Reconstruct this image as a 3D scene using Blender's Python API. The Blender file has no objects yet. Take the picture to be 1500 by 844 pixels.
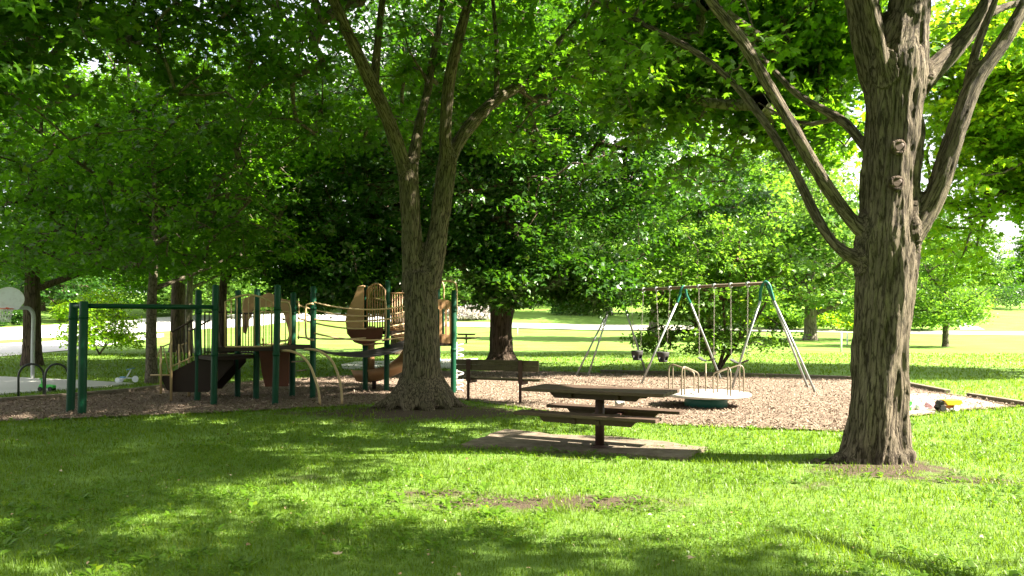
import bpy, math, random
import numpy as np
from mathutils import Vector, Matrix, noise as mnoise

random.seed(7)
RNG = np.random.default_rng(11)
R = math.radians
scene = bpy.context.scene
COL = scene.collection

# ------------------------------------------------------------------ camera model (photo 1500 x 844)
FPX, HOR, CAMZ = 1125.0, 468.0, 1.6
SUN_AZ, SUN_EL = R(-12), R(41)      # azimuth from +X towards +Y

TY = [-60, 42, 62, 75, 85, 110, 140, 200, 420]
TZ = [0, 0, 0.10, 0.27, 0.85, 2.9, 5.2, 8.5, 12]


def hgt(x, y):
    return np.interp(y, TY, TZ)


def W(px, py, D):
    """the place at depth D that the photo shows at px, py"""
    return Vector(((px - 750) / FPX * D, D, CAMZ + (HOR - py) / FPX * D))


def G(px, py, lift=0.0):
    """ground point under a photo pixel"""
    D = 4.0
    while D < 400:
        z = CAMZ + (HOR - py) / FPX * D
        if z <= float(hgt(0, D)):
            break
        D += 0.05 if D < 60 else 0.3
    return Vector(((px - 750) / FPX * D, D, float(hgt(0, D)) + lift))


# ------------------------------------------------------------------ materials
def mat_new(name):
    m = bpy.data.materials.new(name)
    m.use_nodes = True
    nt = m.node_tree
    nt.nodes.clear()
    out = nt.nodes.new('ShaderNodeOutputMaterial')
    return m, nt, out


def N(nt, t, **kw):
    n = nt.nodes.new(t)
    for k, v in kw.items():
        if k.startswith('i_'):
            n.inputs[k[2:].replace('_', ' ')].default_value = v
        else:
            setattr(n, k, v)
    return n


def ramp(nt, fac, stops):
    r = nt.nodes.new('ShaderNodeValToRGB')
    els = r.color_ramp.elements
    while len(els) < len(stops):
        els.new(0.5)
    for e, (p, c) in zip(els, stops):
        e.position = p
        e.color = (c[0], c[1], c[2], 1) if len(c) == 3 else c
    nt.links.new(fac, r.inputs[0])
    return r.outputs[0]


def coords(nt, scale=(1, 1, 1), kind='Object'):
    tc = nt.nodes.new('ShaderNodeTexCoord')
    mp = nt.nodes.new('ShaderNodeMapping')
    mp.inputs['Scale'].default_value = scale
    nt.links.new(tc.outputs[kind], mp.inputs[0])
    return mp.outputs[0]


def noise_tex(nt, vec, scale, detail=5, rough=0.6, dist=0.0):
    n = nt.nodes.new('ShaderNodeTexNoise')
    n.inputs['Scale'].default_value = scale
    n.inputs['Detail'].default_value = detail
    n.inputs['Roughness'].default_value = rough
    n.inputs['Distortion'].default_value = dist
    nt.links.new(vec, n.inputs['Vector'])
    return n.outputs['Fac']


def mixc(nt, fac, a, b, blend='MIX'):
    m = nt.nodes.new('ShaderNodeMix')
    m.data_type = 'RGBA'
    m.blend_type = blend
    for sock, v in ((m.inputs[0], fac), (m.inputs[6], a), (m.inputs[7], b)):
        if isinstance(v, (int, float)):
            sock.default_value = v
        elif isinstance(v, tuple):
            sock.default_value = (*v[:3], 1)
        else:
            nt.links.new(v, sock)
    return m.outputs[2]


def bump(nt, h, strength=0.5, dist=0.02, prev=None):
    b = nt.nodes.new('ShaderNodeBump')
    b.inputs['Strength'].default_value = strength
    b.inputs['Distance'].default_value = dist
    nt.links.new(h, b.inputs['Height'])
    if prev is not None:
        nt.links.new(prev, b.inputs['Normal'])
    return b.outputs[0]


def principled(nt, out, color, rough=0.6, metal=0.0, normal=None, spec=0.5):
    p = nt.nodes.new('ShaderNodeBsdfPrincipled')
    if isinstance(color, tuple):
        p.inputs['Base Color'].default_value = (*color[:3], 1)
    else:
        nt.links.new(color, p.inputs['Base Color'])
    if isinstance(rough, (int, float)):
        p.inputs['Roughness'].default_value = rough
    else:
        nt.links.new(rough, p.inputs['Roughness'])
    p.inputs['Metallic'].default_value = metal
    p.inputs['Specular IOR Level'].default_value = spec
    if normal is not None:
        nt.links.new(normal, p.inputs['Normal'])
    if out is not None:
        nt.links.new(p.outputs[0], out.inputs[0])
    return p


def m_paint(name, c, rough=0.45, metal=0.0, wear=0.35, dirt=(0.13, 0.10, 0.07), spec=0.5):
    m, nt, out = mat_new(name)
    v = coords(nt)
    n1 = noise_tex(nt, v, 9, 6, 0.65)
    n2 = noise_tex(nt, v, 60, 4, 0.6)
    f = ramp(nt, n1, [(0.48, (0, 0, 0)), (0.75, (wear, wear, wear))])
    c1 = mixc(nt, f, c, dirt)
    c2 = mixc(nt, ramp(nt, n2, [(0.35, (0, 0, 0)), (0.8, (0.25, 0.25, 0.25))]), c1, tuple(x * 0.6 for x in c))
    rr = nt.nodes.new('ShaderNodeMapRange')
    rr.inputs[3].default_value = rough - 0.1
    rr.inputs[4].default_value = rough + 0.2
    nt.links.new(n1, rr.inputs[0])
    principled(nt, out, c2, rr.outputs[0], metal, bump(nt, n2, 0.15, 0.002), spec)
    return m


def m_bark(name, dark, light, sxy=16, sz=2.0, strength=0.9, dist=0.03, moss=0.25, grain=False, crack=0.5):
    m, nt, out = mat_new(name)
    if grain:
        at = N(nt, 'ShaderNodeAttribute', attribute_name='grain')
        def sc(k):
            mp = nt.nodes.new('ShaderNodeMapping')
            mp.inputs['Scale'].default_value = k
            nt.links.new(at.outputs['Vector'], mp.inputs[0])
            return mp.outputs[0]
        v = sc((sxy, sxy, sz)); vf = sc((sxy * 3.2, sxy * 3.2, sz * 3.5))
    else:
        v = coords(nt, (sxy, sxy, sz)); vf = coords(nt, (sxy * 3.2, sxy * 3.2, sz * 3.5))
    v2 = coords(nt, (1, 1, 1))
    a = noise_tex(nt, v, 1.0, 9, 0.74, 0.9)
    f1 = noise_tex(nt, vf, 1.0, 6, 0.7, 0.5)
    vo = nt.nodes.new('ShaderNodeTexVoronoi')
    vo.feature = 'DISTANCE_TO_EDGE'
    vo.inputs['Scale'].default_value = 1.0
    mixv = nt.nodes.new('ShaderNodeVectorMath')
    mixv.operation = 'MULTIPLY_ADD'
    nn = nt.nodes.new('ShaderNodeTexNoise')
    nn.inputs['Scale'].default_value = 1.1
    nn.inputs['Detail'].default_value = 5
    nt.links.new(v, nn.inputs['Vector'])
    nt.links.new(nn.outputs['Color'], mixv.inputs[0])
    mixv.inputs[1].default_value = (1.6, 1.6, 2.2)
    nt.links.new(v, mixv.inputs[2])
    nt.links.new(mixv.outputs[0], vo.inputs['Vector'])
    fur = ramp(nt, vo.outputs['Distance'], [(0.0, (0, 0, 0)), (0.16, (1, 1, 1))])
    h = mixc(nt, crack, a, fur)
    h = mixc(nt, 0.35, h, f1)
    big = noise_tex(nt, v2, 1.6, 5, 0.6)
    fine = noise_tex(nt, v2, 110, 4, 0.7)
    mid = tuple((x + y) / 2 for x, y in zip(dark, light))
    c = ramp(nt, h, [(0.30, tuple(x * 0.3 for x in dark)), (0.44, dark), (0.56, mid), (0.74, light)])
    c = mixc(nt, ramp(nt, big, [(0.4, (0, 0, 0)), (0.7, (0.45, 0.45, 0.45))]), c, tuple(x * 0.9 for x in dark))
    c = mixc(nt, ramp(nt, fine, [(0.4, (0, 0, 0)), (0.75, (0.35, 0.35, 0.35))]), c, tuple(x * 0.6 for x in dark))
    mo = noise_tex(nt, v2, 3.1, 5, 0.7)
    c = mixc(nt, ramp(nt, mo, [(0.5, (0, 0, 0)), (0.72, (moss, moss, moss))]), c, (0.10, 0.115, 0.05))
    b1 = bump(nt, h, strength, dist)
    b2 = bump(nt, fine, 0.35, 0.004, b1)
    principled(nt, out, c, 0.9, 0, b2, 0.2)
    return m


def m_leaf(name, base, trans, var_dark=0.55, glossy=0.35, tmix=0.45, yellow=0.1, rough=0.42):
    m, nt, out = mat_new(name)
    at = N(nt, 'ShaderNodeAttribute', attribute_name='var')
    dk = tuple(x * var_dark for x in base)
    yl = (base[0] * 1.9 + 0.01, base[1] * 1.35, base[2] * 0.8)
    c = ramp(nt, at.outputs['Fac'], [(0.0, dk), (0.5, base), (1 - yellow, base), (1.0, yl)])
    tk = tuple(x * 0.7 for x in trans)
    ty = (trans[0] * 1.5, trans[1] * 1.1, trans[2] * 0.9)
    t = ramp(nt, at.outputs['Fac'], [(0.0, tk), (0.5, trans), (1 - yellow, trans), (1.0, ty)])
    p = principled(nt, None, c, rough, 0, None, glossy)
    tr = nt.nodes.new('ShaderNodeBsdfTranslucent')
    nt.links.new(t, tr.inputs[0])
    mx = nt.nodes.new('ShaderNodeMixShader')
    mx.inputs[0].default_value = tmix
    nt.links.new(p.outputs[0], mx.inputs[1])
    nt.links.new(tr.outputs[0], mx.inputs[2])
    nt.links.new(mx.outputs[0], out.inputs[0])
    return m


def m_ground():
    m, nt, out = mat_new('lawn_soil')
    v = coords(nt)
    n_big = noise_tex(nt, v, 0.35, 4, 0.6)
    n_mid = noise_tex(nt, v, 3.0, 6, 0.7)
    n_fine = noise_tex(nt, v, 45, 6, 0.75)
    g1 = ramp(nt, n_fine, [(0.3, (0.032, 0.064, 0.006)), (0.55, (0.088, 0.165, 0.014)), (0.8, (0.17, 0.26, 0.04))])
    g2 = ramp(nt, n_mid, [(0.3, (0.065, 0.125, 0.012)), (0.7, (0.15, 0.235, 0.035))])
    g = mixc(nt, 0.5, g1, g2)
    g = mixc(nt, ramp(nt, n_big, [(0.3, (0.15, 0.15, 0.15)), (0.7, (0.75, 0.75, 0.75))]), g, (0.185, 0.315, 0.070))
    d = ramp(nt, n_fine, [(0.25, (0.03, 0.022, 0.014)), (0.55, (0.09, 0.068, 0.046)), (0.85, (0.19, 0.155, 0.11))])
    at = N(nt, 'ShaderNodeAttribute', attribute_name='dirt')
    ad = nt.nodes.new('ShaderNodeMath')
    ad.operation = 'ADD'
    sb = nt.nodes.new('ShaderNodeMath')
    sb.operation = 'MULTIPLY_ADD'
    sb.inputs[1].default_value = 0.9
    sb.inputs[2].default_value = -0.45
    nt.links.new(n_mid, sb.inputs[0])
    nt.links.new(at.outputs['Fac'], ad.inputs[0])
    nt.links.new(sb.outputs[0], ad.inputs[1])
    f = ramp(nt, ad.outputs[0], [(0.35, (0, 0, 0)), (0.6, (1, 1, 1))])
    c = mixc(nt, f, g, d)
    hb = bump(nt, n_fine, 1.0, 0.03)
    principled(nt, out, c, 0.95, 0, hb, 0.15)
    return m


def m_rough(name, c1, c2, c3, scale=60, big=1.2, dist=0.02, rough=0.92):
    m, nt, out = mat_new(name)
    v = coords(nt)
    nf = noise_tex(nt, v, scale, 6, 0.75)
    nb = noise_tex(nt, v, big, 5, 0.65)
    c = ramp(nt, nf, [(0.28, c1), (0.5, c2), (0.78, c3)])
    c = mixc(nt, ramp(nt, nb, [(0.4, (0, 0, 0)), (0.7, (0.55, 0.55, 0.55))]), c, tuple((a + b) * 0.42 for a, b in zip(c1, c2)))
    principled(nt, out, c, rough, 0, bump(nt, nf, 0.9, dist), 0.2)
    return m


def m_wood(name, c1, c2):
    m, nt, out = mat_new(name)
    v = coords(nt, (3, 3, 30))
    vv = coords(nt)
    n = noise_tex(nt, v, 1.6, 8, 0.7, 0.8)
    f = noise_tex(nt, vv, 14, 6, 0.7)
    c = ramp(nt, n, [(0.25, c1), (0.75, c2)])
    c = mixc(nt, ramp(nt, f, [(0.45, (0, 0, 0)), (0.75, (0.6, 0.6, 0.6))]), c, tuple(x * 0.5 for x in c1))
    principled(nt, out, c, 0.7, 0, bump(nt, n, 0.4, 0.006), 0.3)
    return m


def m_attr(name, stops, rough=0.9, attr='var'):
    m, nt, out = mat_new(name)
    at = N(nt, 'ShaderNodeAttribute', attribute_name=attr)
    c = ramp(nt, at.outputs['Fac'], stops)
    v = coords(nt)
    n = noise_tex(nt, v, 80, 4, 0.7)
    c = mixc(nt, ramp(nt, n, [(0.35, (0, 0, 0)), (0.8, (0.5, 0.5, 0.5))]), c, (0.05, 0.035, 0.02))
    principled(nt, out, c, rough, 0, None, 0.2)
    return m


M = {}
M['ground'] = m_ground()
M['green'] = m_paint('dark_green_powder_coat', (0.002, 0.046, 0.021), 0.42, 0, 0.04, (0.03, 0.05, 0.03), 0.2)
M['teal'] = m_paint('teal_painted_steel', (0.008, 0.12, 0.085), 0.4, 0, 0.15, (0.06, 0.08, 0.06), 0.35)
M['steel'] = m_paint('galvanised_steel', (0.34, 0.37, 0.38), 0.45, 0.5, 0.2)
M['beam'] = m_paint('shade_darkened_rusty_beam', (0.16, 0.12, 0.085), 0.65, 0.1, 0.5)  # beam colour darkened to stand for the shade it hangs in
M['tan_tube'] = m_paint('tan_coated_tube', (0.42, 0.30, 0.15), 0.42, 0, 0.2)
M['tan_plastic'] = m_paint('tan_plastic', (0.42, 0.24, 0.12), 0.45, 0, 0.2)
M['rust_plastic'] = m_paint('rust_brown_plastic', (0.10, 0.028, 0.014), 0.5, 0, 0.3, (0.05, 0.03, 0.02), 0.3)
M['brown_coat'] = m_paint('brown_vinyl_deck', (0.020, 0.011, 0.008), 0.6, 0, 0.15, (0.05, 0.035, 0.025), 0.25)
M['black'] = m_paint('black_rubber', (0.02, 0.02, 0.021), 0.7, 0, 0.2)
M['chain'] = m_paint('chain_steel', (0.26, 0.24, 0.20), 0.6, 0.2, 0.3)
M['table'] = m_wood('dark_brown_coated_planks', (0.045, 0.027, 0.02), (0.095, 0.06, 0.042))
M['table_metal'] = m_paint('brown_painted_steel', (0.05, 0.024, 0.02), 0.5, 0, 0.3, (0.08, 0.05, 0.04), 0.3)
M['bench_wood'] = m_wood('weathered_bench_boards', (0.055, 0.042, 0.022), (0.14, 0.115, 0.065))
M['timber'] = m_wood('weathered_landscape_timber', (0.09, 0.07, 0.05), (0.24, 0.20, 0.155))
M['white'] = m_paint('white_paint', (0.72, 0.72, 0.70), 0.5, 0, 0.25)
M['pale_board'] = m_paint('pale_acrylic', (0.66, 0.70, 0.72), 0.35, 0, 0.25)
M['orange'] = m_paint('orange_rim', (0.75, 0.12, 0.04), 0.45, 0, 0.2)
M['net'] = m_paint('white_nylon', (0.75, 0.75, 0.74), 0.8, 0, 0.1)
M['pole_grey'] = m_paint('grey_galvanised_pole', (0.38, 0.40, 0.40), 0.5, 0.2, 0.3)
M['rack'] = m_paint('black_painted_tube', (0.03, 0.035, 0.035), 0.4, 0.1, 0.2)
M['toy_green'] = m_paint('toy_green', (0.08, 0.60, 0.10), 0.35, 0, 0.1)
M['toy_yellow'] = m_paint('toy_yellow', (0.80, 0.42, 0.02), 0.35, 0, 0.1)
M['toy_orange'] = m_paint('toy_red', (0.70, 0.13, 0.05), 0.35, 0, 0.1)
M['toy_white'] = m_paint('toy_white', (0.70, 0.74, 0.80), 0.35, 0, 0.1)
M['toy_blue'] = m_paint('toy_blue', (0.15, 0.35, 0.60), 0.35, 0, 0.1)
M['toy_pink'] = m_paint('toy_pink', (0.75, 0.42, 0.50), 0.35, 0, 0.1)
M['disc'] = m_paint('worn_pale_steel_disc', (0.44, 0.42, 0.39), 0.5, 0.15, 0.6, (0.35, 0.27, 0.2))
M['pad'] = m_rough('dusty_concrete', (0.06, 0.045, 0.032), (0.15, 0.12, 0.09), (0.26, 0.22, 0.175), 7, 1.1, 0.01)
M['court'] = m_rough('pale_court_slab', (0.40, 0.40, 0.38), (0.47, 0.47, 0.45), (0.55, 0.54, 0.52), 40, 0.6, 0.004)
M['road'] = m_rough('pale_concrete_road', (0.42, 0.42, 0.40), (0.52, 0.51, 0.49), (0.60, 0.59, 0.57), 8, 0.1, 0.01)
M['path'] = m_rough('dull_path_surface', (0.25, 0.24, 0.20), (0.32, 0.31, 0.26), (0.38, 0.36, 0.31), 8, 0.1, 0.01)
M['sand'] = m_rough('pale_sand', (0.30, 0.24, 0.19), (0.40, 0.34, 0.27), (0.48, 0.42, 0.35), 90, 1.5, 0.01)
M['mulch'] = m_rough('wood_chip_bed', (0.09, 0.06, 0.045), (0.20, 0.15, 0.115), (0.34, 0.265, 0.21), 26, 1.1, 0.05)
M['chips'] = m_attr('wood_chip_flakes', [(0.0, (0.09, 0.060, 0.042)), (0.3, (0.17, 0.125, 0.092)), (0.7, (0.27, 0.205, 0.155)), (1.0, (0.42, 0.34, 0.27))])
M['bark_mid'] = m_bark('grey_brown_furrowed_bark', (0.052, 0.041, 0.027), (0.20, 0.165, 0.11), 26, 3.4, 1.0, 0.03, 0.3, True, 0.5)
M['bark_right'] = m_bark('shaggy_plated_bark', (0.036, 0.027, 0.019), (0.29, 0.235, 0.175), 19, 2.6, 1.0, 0.05, 0.12, True, 0.2)
M['bark_dense'] = m_bark('brown_ridged_bark', (0.055, 0.038, 0.028), (0.15, 0.105, 0.08), 12, 1.0, 1.0, 0.05, 0.15, True, 0.4)
M['bark_dark'] = m_bark('dark_brown_bark', (0.055, 0.038, 0.028), (0.14, 0.10, 0.075), 12, 1.4, 1.0, 0.05)
M['bark_limb'] = m_bark('grey_limb_bark', (0.075, 0.064, 0.045), (0.17, 0.145, 0.105), 10, 6.0, 0.6, 0.012, 0.35)
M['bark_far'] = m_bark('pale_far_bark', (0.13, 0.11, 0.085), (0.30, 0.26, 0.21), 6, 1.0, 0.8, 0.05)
M['leaf_mid'] = m_leaf('maple_leaves_green', (0.040, 0.105, 0.006), (0.17, 0.42, 0.010), glossy=0.30, tmix=0.48)
M['leaf_right'] = m_leaf('maple_leaves_light', (0.052, 0.125, 0.007), (0.22, 0.48, 0.012), glossy=0.3, tmix=0.48)
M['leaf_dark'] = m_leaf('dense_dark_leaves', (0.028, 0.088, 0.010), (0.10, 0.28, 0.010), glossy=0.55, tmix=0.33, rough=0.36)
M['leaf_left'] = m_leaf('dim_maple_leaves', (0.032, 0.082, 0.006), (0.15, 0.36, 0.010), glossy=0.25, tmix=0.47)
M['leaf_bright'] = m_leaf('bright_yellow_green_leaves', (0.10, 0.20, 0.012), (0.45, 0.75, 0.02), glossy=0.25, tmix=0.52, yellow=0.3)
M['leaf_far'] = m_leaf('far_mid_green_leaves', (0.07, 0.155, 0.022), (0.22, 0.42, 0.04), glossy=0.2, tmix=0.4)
M['leaf_washed'] = m_leaf('washed_out_green_leaves', (0.12, 0.215, 0.045), (0.30, 0.48, 0.08), glossy=0.2, tmix=0.42)  # overexposed paleness of the far trees put into the leaf colour
M['leaf_shrub'] = m_leaf('shrub_leaves', (0.075, 0.17, 0.016), (0.24, 0.48, 0.03), glossy=0.3, tmix=0.45)
M['leaf_flower'] = m_leaf('white_flower_heads', (0.50, 0.46, 0.44), (0.4, 0.38, 0.35), glossy=0.1, tmix=0.3)
M['grass'] = m_leaf('lawn_blades', (0.084, 0.146, 0.007), (0.235, 0.39, 0.010), var_dark=0.5, glossy=0.22, tmix=0.42, yellow=0.12)
M['weed'] = m_leaf('broad_weed_leaves', (0.085, 0.17, 0.012), (0.20, 0.42, 0.015), glossy=0.3, tmix=0.38, yellow=0.08)
M['dry_leaf'] = m_attr('dry_fallen_leaves', [(0.0, (0.16, 0.085, 0.04)), (0.5, (0.34, 0.24, 0.13)), (1.0, (0.56, 0.48, 0.33))])
M['foam'] = m_paint('crumpled_white_paper', (0.74, 0.74, 0.73), 0.6, 0, 0.1)


# ------------------------------------------------------------------ mesh builder
class MB:
    def __init__(s):
        s.v, s.f, s.sm = [], [], []

    def add(s, vs, fs, smooth=False):
        b = len(s.v)
        s.v.extend([tuple(v) for v in vs])
        s.f.extend([tuple(b + i for i in f) for f in fs])
        s.sm.extend([smooth] * len(fs))
        return s

    def tube(s, pts, r, n=10, cap=True, closed=False):
        pts = [Vector(p) for p in pts]
        rs = r if isinstance(r, (list, tuple)) else [r] * len(pts)
        t0 = (pts[1] - pts[0]).normalized()
        up = Vector((0, 0, 1)) if abs(t0.z) < 0.9 else Vector((1, 0, 0))
        nrm = t0.cross(up).normalized()
        vs, fs = [], []
        m = len(pts)
        for i, p in enumerate(pts):
            if closed:
                t = (pts[(i + 1) % m] - pts[i - 1]).normalized()
            else:
                a, b = pts[max(i - 1, 0)], pts[min(i + 1, m - 1)]
                t = (b - a).normalized()
            nrm = (nrm - t * nrm.dot(t))
            nrm = nrm.normalized() if nrm.length > 1e-6 else t.orthogonal().normalized()
            bi = t.cross(nrm)
            for k in range(n):
                a_ = 2 * math.pi * k / n
                vs.append(p + (nrm * math.cos(a_) + bi * math.sin(a_)) * rs[i])
        rng = m if closed else m - 1
        for i in range(rng):
            j = (i + 1) % m
            for k in range(n):
                k2 = (k + 1) % n
                fs.append((i * n + k, i * n + k2, j * n + k2, j * n + k))
        s.add(vs, fs, True)
        if cap and not closed:
            b = len(s.v) - m * n
            s.f.append(tuple(b + k for k in range(n))[::-1]); s.sm.append(False)
            s.f.append(tuple(b + (m - 1) * n + k for k in range(n))); s.sm.append(False)
        return s

    def box(s, c, d, rot=0.0, tilt=None):
        c = Vector(c)
        mt = Matrix.Rotation(rot, 3, 'Z')
        if tilt is not None:
            mt = mt @ tilt
        x, y, z = d[0] / 2, d[1] / 2, d[2] / 2
        vs = [c + mt @ Vector(p) for p in ((-x, -y, -z), (x, -y, -z), (x, y, -z), (-x, y, -z), (-x, -y, z), (x, -y, z), (x, y, z), (-x, y, z))]
        return s.add(vs, [(0, 3, 2, 1), (4, 5, 6, 7), (0, 1, 5, 4), (1, 2, 6, 5), (2, 3, 7, 6), (3, 0, 4, 7)])

    def beam(s, a, b, w, h):
        """box section from a to b, w across, h upward"""
        a, b = Vector(a), Vector(b)
        t = (b - a).normalized()
        side = t.cross(Vector((0, 0, 1)))
        side = side.normalized() if side.length > 1e-4 else Vector((1, 0, 0))
        up = side.cross(t).normalized()
        vs = []
        for p in (a, b):
            for su, sv in ((-1, -1), (1, -1), (1, 1), (-1, 1)):
                vs.append(p + side * su * w / 2 + up * sv * h / 2)
        return s.add(vs, [(0, 1, 2, 3), (7, 6, 5, 4), (0, 4, 5, 1), (1, 5, 6, 2), (2, 6, 7, 3), (3, 7, 4, 0)])

    def prism(s, poly, off, smooth=False):
        """extrude a 3D polygon by off"""
        off = Vector(off)
        n = len(poly)
        a = [Vector(p) for p in poly]
        b = [p + off for p in a]
        fs = [tuple(range(n)), tuple(range(2 * n - 1, n - 1, -1))]
        fs += [(i, i + n, (i + 1) % n + n, (i + 1) % n) for i in range(n)]
        return s.add(a + b, fs, smooth)

    def lathe(s, c, prof, n=24, axis=None):
        c = Vector(c)
        vs, fs = [], []
        for (r, z) in prof:
            for k in range(n):
                a = 2 * math.pi * k / n
                vs.append(c + Vector((r * math.cos(a), r * math.sin(a), z)))
        for i in range(len(prof) - 1):
            for k in range(n):
                k2 = (k + 1) % n
                fs.append((i * n + k, i * n + k2, (i + 1) * n + k2, (i + 1) * n + k))
        s.add(vs, fs, True)
        b = len(s.v) - len(prof) * n
        s.f.append(tuple(b + k for k in range(n))[::-1]); s.sm.append(False)
        s.f.append(tuple(b + (len(prof) - 1) * n + k for k in range(n))); s.sm.append(False)
        return s

    def build(s, name, mat, parent=None, bevel=0.0):
        off = Vector((0, 0, 0))
        p = parent
        while p is not None:
            off += p.location
            p = p.parent
        me = bpy.data.meshes.new(name)
        me.from_pydata([(v[0] - off.x, v[1] - off.y, v[2] - off.z) for v in s.v], [], s.f)
        me.polygons.foreach_set('use_smooth', s.sm)
        me.materials.append(mat)
        me.update()
        o = bpy.data.objects.new(name, me)
        COL.objects.link(o)
        o.parent = parent
        if bevel:
            b = o.modifiers.new('edge', 'BEVEL')
            b.width = bevel
            b.segments = 2
            b.limit_method = 'ANGLE'
        return o


def tag(o, label=None, cat=None, group=None, kind=None):
    for k, v in (('label', label), ('category', cat), ('group', group), ('kind', kind)):
        if v:
            o[k] = v
    return o


def empty(name, loc, label, cat, group=None):
    o = bpy.data.objects.new(name, None)
    COL.objects.link(o)
    o.location = loc
    o.empty_display_size = 0.2
    return tag(o, label, cat, group)


def copy_tree(o, parent=None):
    c = o.copy()
    COL.objects.link(c)
    c.parent = parent
    for ch in list(o.children):
        if ch.name != c.name:
            copy_tree(ch, c)
    return c


def fast_mesh(name, verts, tris, mat, parent=None, var=None, kind=None, off=None):
    """verts Nx3, tris Mx3, var per-face value"""
    me = bpy.data.meshes.new(name)
    nv, nf = len(verts), len(tris)
    me.vertices.add(nv)
    if off is not None:
        verts = verts - np.array(off)
    me.vertices.foreach_set('co', np.ascontiguousarray(verts, dtype=np.float32).ravel())
    me.loops.add(nf * 3)
    me.loops.foreach_set('vertex_index', np.ascontiguousarray(tris, dtype=np.int32).ravel())
    me.polygons.add(nf)
    me.polygons.foreach_set('loop_start', np.arange(0, nf * 3, 3, dtype=np.int32))
    if var is not None:
        a = me.attributes.new('var', 'FLOAT', 'FACE')
        a.data.foreach_set('value', np.ascontiguousarray(var, dtype=np.float32))
    me.update(calc_edges=True)
    me.materials.append(mat)
    o = bpy.data.objects.new(name, me)
    COL.objects.link(o)
    o.parent = parent
    if kind:
        o['kind'] = kind
    return o


# ------------------------------------------------------------------ vector noise (cheap, numpy)
_P = RNG.permutation(4096)
_V = RNG.random(4096)


def vnoise(p):
    """value noise of Nx3 points, 0..1"""
    i = np.floor(p).astype(np.int64)
    f = p - i
    f = f * f * (3 - 2 * f)
    r = np.zeros(len(p))
    for dx in (0, 1):
        for dy in (0, 1):
            for dz in (0, 1):
                h = _V[_P[(_P[(_P[(i[:, 0] + dx) & 4095] + i[:, 1] + dy) & 4095] + i[:, 2] + dz) & 4095]]
                w = (f[:, 0] if dx else 1 - f[:, 0]) * (f[:, 1] if dy else 1 - f[:, 1]) * (f[:, 2] if dz else 1 - f[:, 2])
                r += h * w
    return r


def fbm(p, oct=4):
    r, a, t = 0, 1.0, 0
    for k in range(oct):
        r = r + a * vnoise(p * (2 ** k) + k * 17.3)
        t += a
        a *= 0.5
    return r / t


def in_poly(x, y, poly):
    inside = np.zeros(len(x), bool)
    n = len(poly)
    for i in range(n):
        x1, y1 = poly[i][:2]
        x2, y2 = poly[(i + 1) % n][:2]
        c = ((y1 > y) != (y2 > y)) & (x < (x2 - x1) * (y - y1) / (y2 - y1 + 1e-12) + x1)
        inside ^= c
    return inside


# ------------------------------------------------------------------ leaves and trees
# leaf templates lie in the xy plane, stem at the origin, tip towards +y, slightly folded
LEAF_LOBED = (np.array([(0, 0.0, 0), (0.22, -0.05, 0.02), (0.52, 0.16, -0.03), (0.26, 0.30, 0.03), (0.46, 0.62, -0.05),
                        (0.15, 0.58, 0.01), (0.0, 1.0, -0.10), (-0.15, 0.58, 0.01), (-0.46, 0.62, -0.05), (-0.26, 0.30, 0.03),
                        (-0.52, 0.16, -0.03), (-0.22, -0.05, 0.02)], float),
              np.array([(0, 1, 2), (0, 2, 3), (0, 3, 4), (0, 4, 5), (0, 5, 6), (0, 6, 7), (0, 7, 8), (0, 8, 9), (0, 9, 10), (0, 10, 11)]))
LEAF_MED = (np.array([(0, 0.0, 0), (0.5, 0.25, -0.05), (0.2, 0.5, 0.03), (0.0, 1.0, -0.1), (-0.2, 0.5, 0.03), (-0.5, 0.25, -0.05)], float),
            np.array([(0, 1, 2), (0, 2, 3), (0, 3, 4), (0, 4, 5)]))
LEAF_SIMPLE = (np.array([(0, 0, 0), (0.36, 0.5, -0.04), (0, 1.0, -0.08), (-0.36, 0.5, 0.04)], float), np.array([(0, 1, 2), (0, 2, 3)]))


def scatter_leaves(pos, nrm, size, tmpl, rng, heading=None):
    n = len(pos)
    nrm = nrm / np.linalg.norm(nrm, axis=1, keepdims=True)
    if heading is None:
        heading = rng.normal(size=(n, 3))
    d = heading - nrm * np.sum(heading * nrm, axis=1, keepdims=True)
    d /= np.linalg.norm(d, axis=1, keepdims=True) + 1e-9
    s = np.cross(d, nrm)
    tv, tf = tmpl
    V = (pos[:, None, :] + size[:, None, None] * (tv[None, :, 0:1] * s[:, None, :] + tv[None, :, 1:2] * d[:, None, :] + tv[None, :, 2:3] * nrm[:, None, :]))
    F = tf[None, :, :] + (np.arange(n) * len(tv))[:, None, None]
    return V.reshape(-1, 3), F.reshape(-1, 3)


def crown_points(blobs, n, rng, gap_scale=0.6, gap=0.42, shell=0.55):
    """cluster centres inside ellipsoids, pushed to the shell, thinned by noise"""
    w = np.array([b[6] if len(b) > 6 else b[3] * b[4] * b[5] for b in blobs], float)
    w /= w.sum()
    out = []
    while sum(len(o) for o in out) < n:
        k = rng.choice(len(blobs), size=n, p=w)
        B = np.array([b[:6] for b in blobs])[k]
        d = rng.normal(size=(n, 3))
        d /= np.linalg.norm(d, axis=1, keepdims=True)
        r = rng.random(n) ** (shell)
        p = B[:, :3] + d * B[:, 3:6] * r[:, None]
        keep = fbm(p * gap_scale + 5.1, 3) > gap
        out.append(p[keep])
    return np.concatenate(out)[:n]


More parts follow.
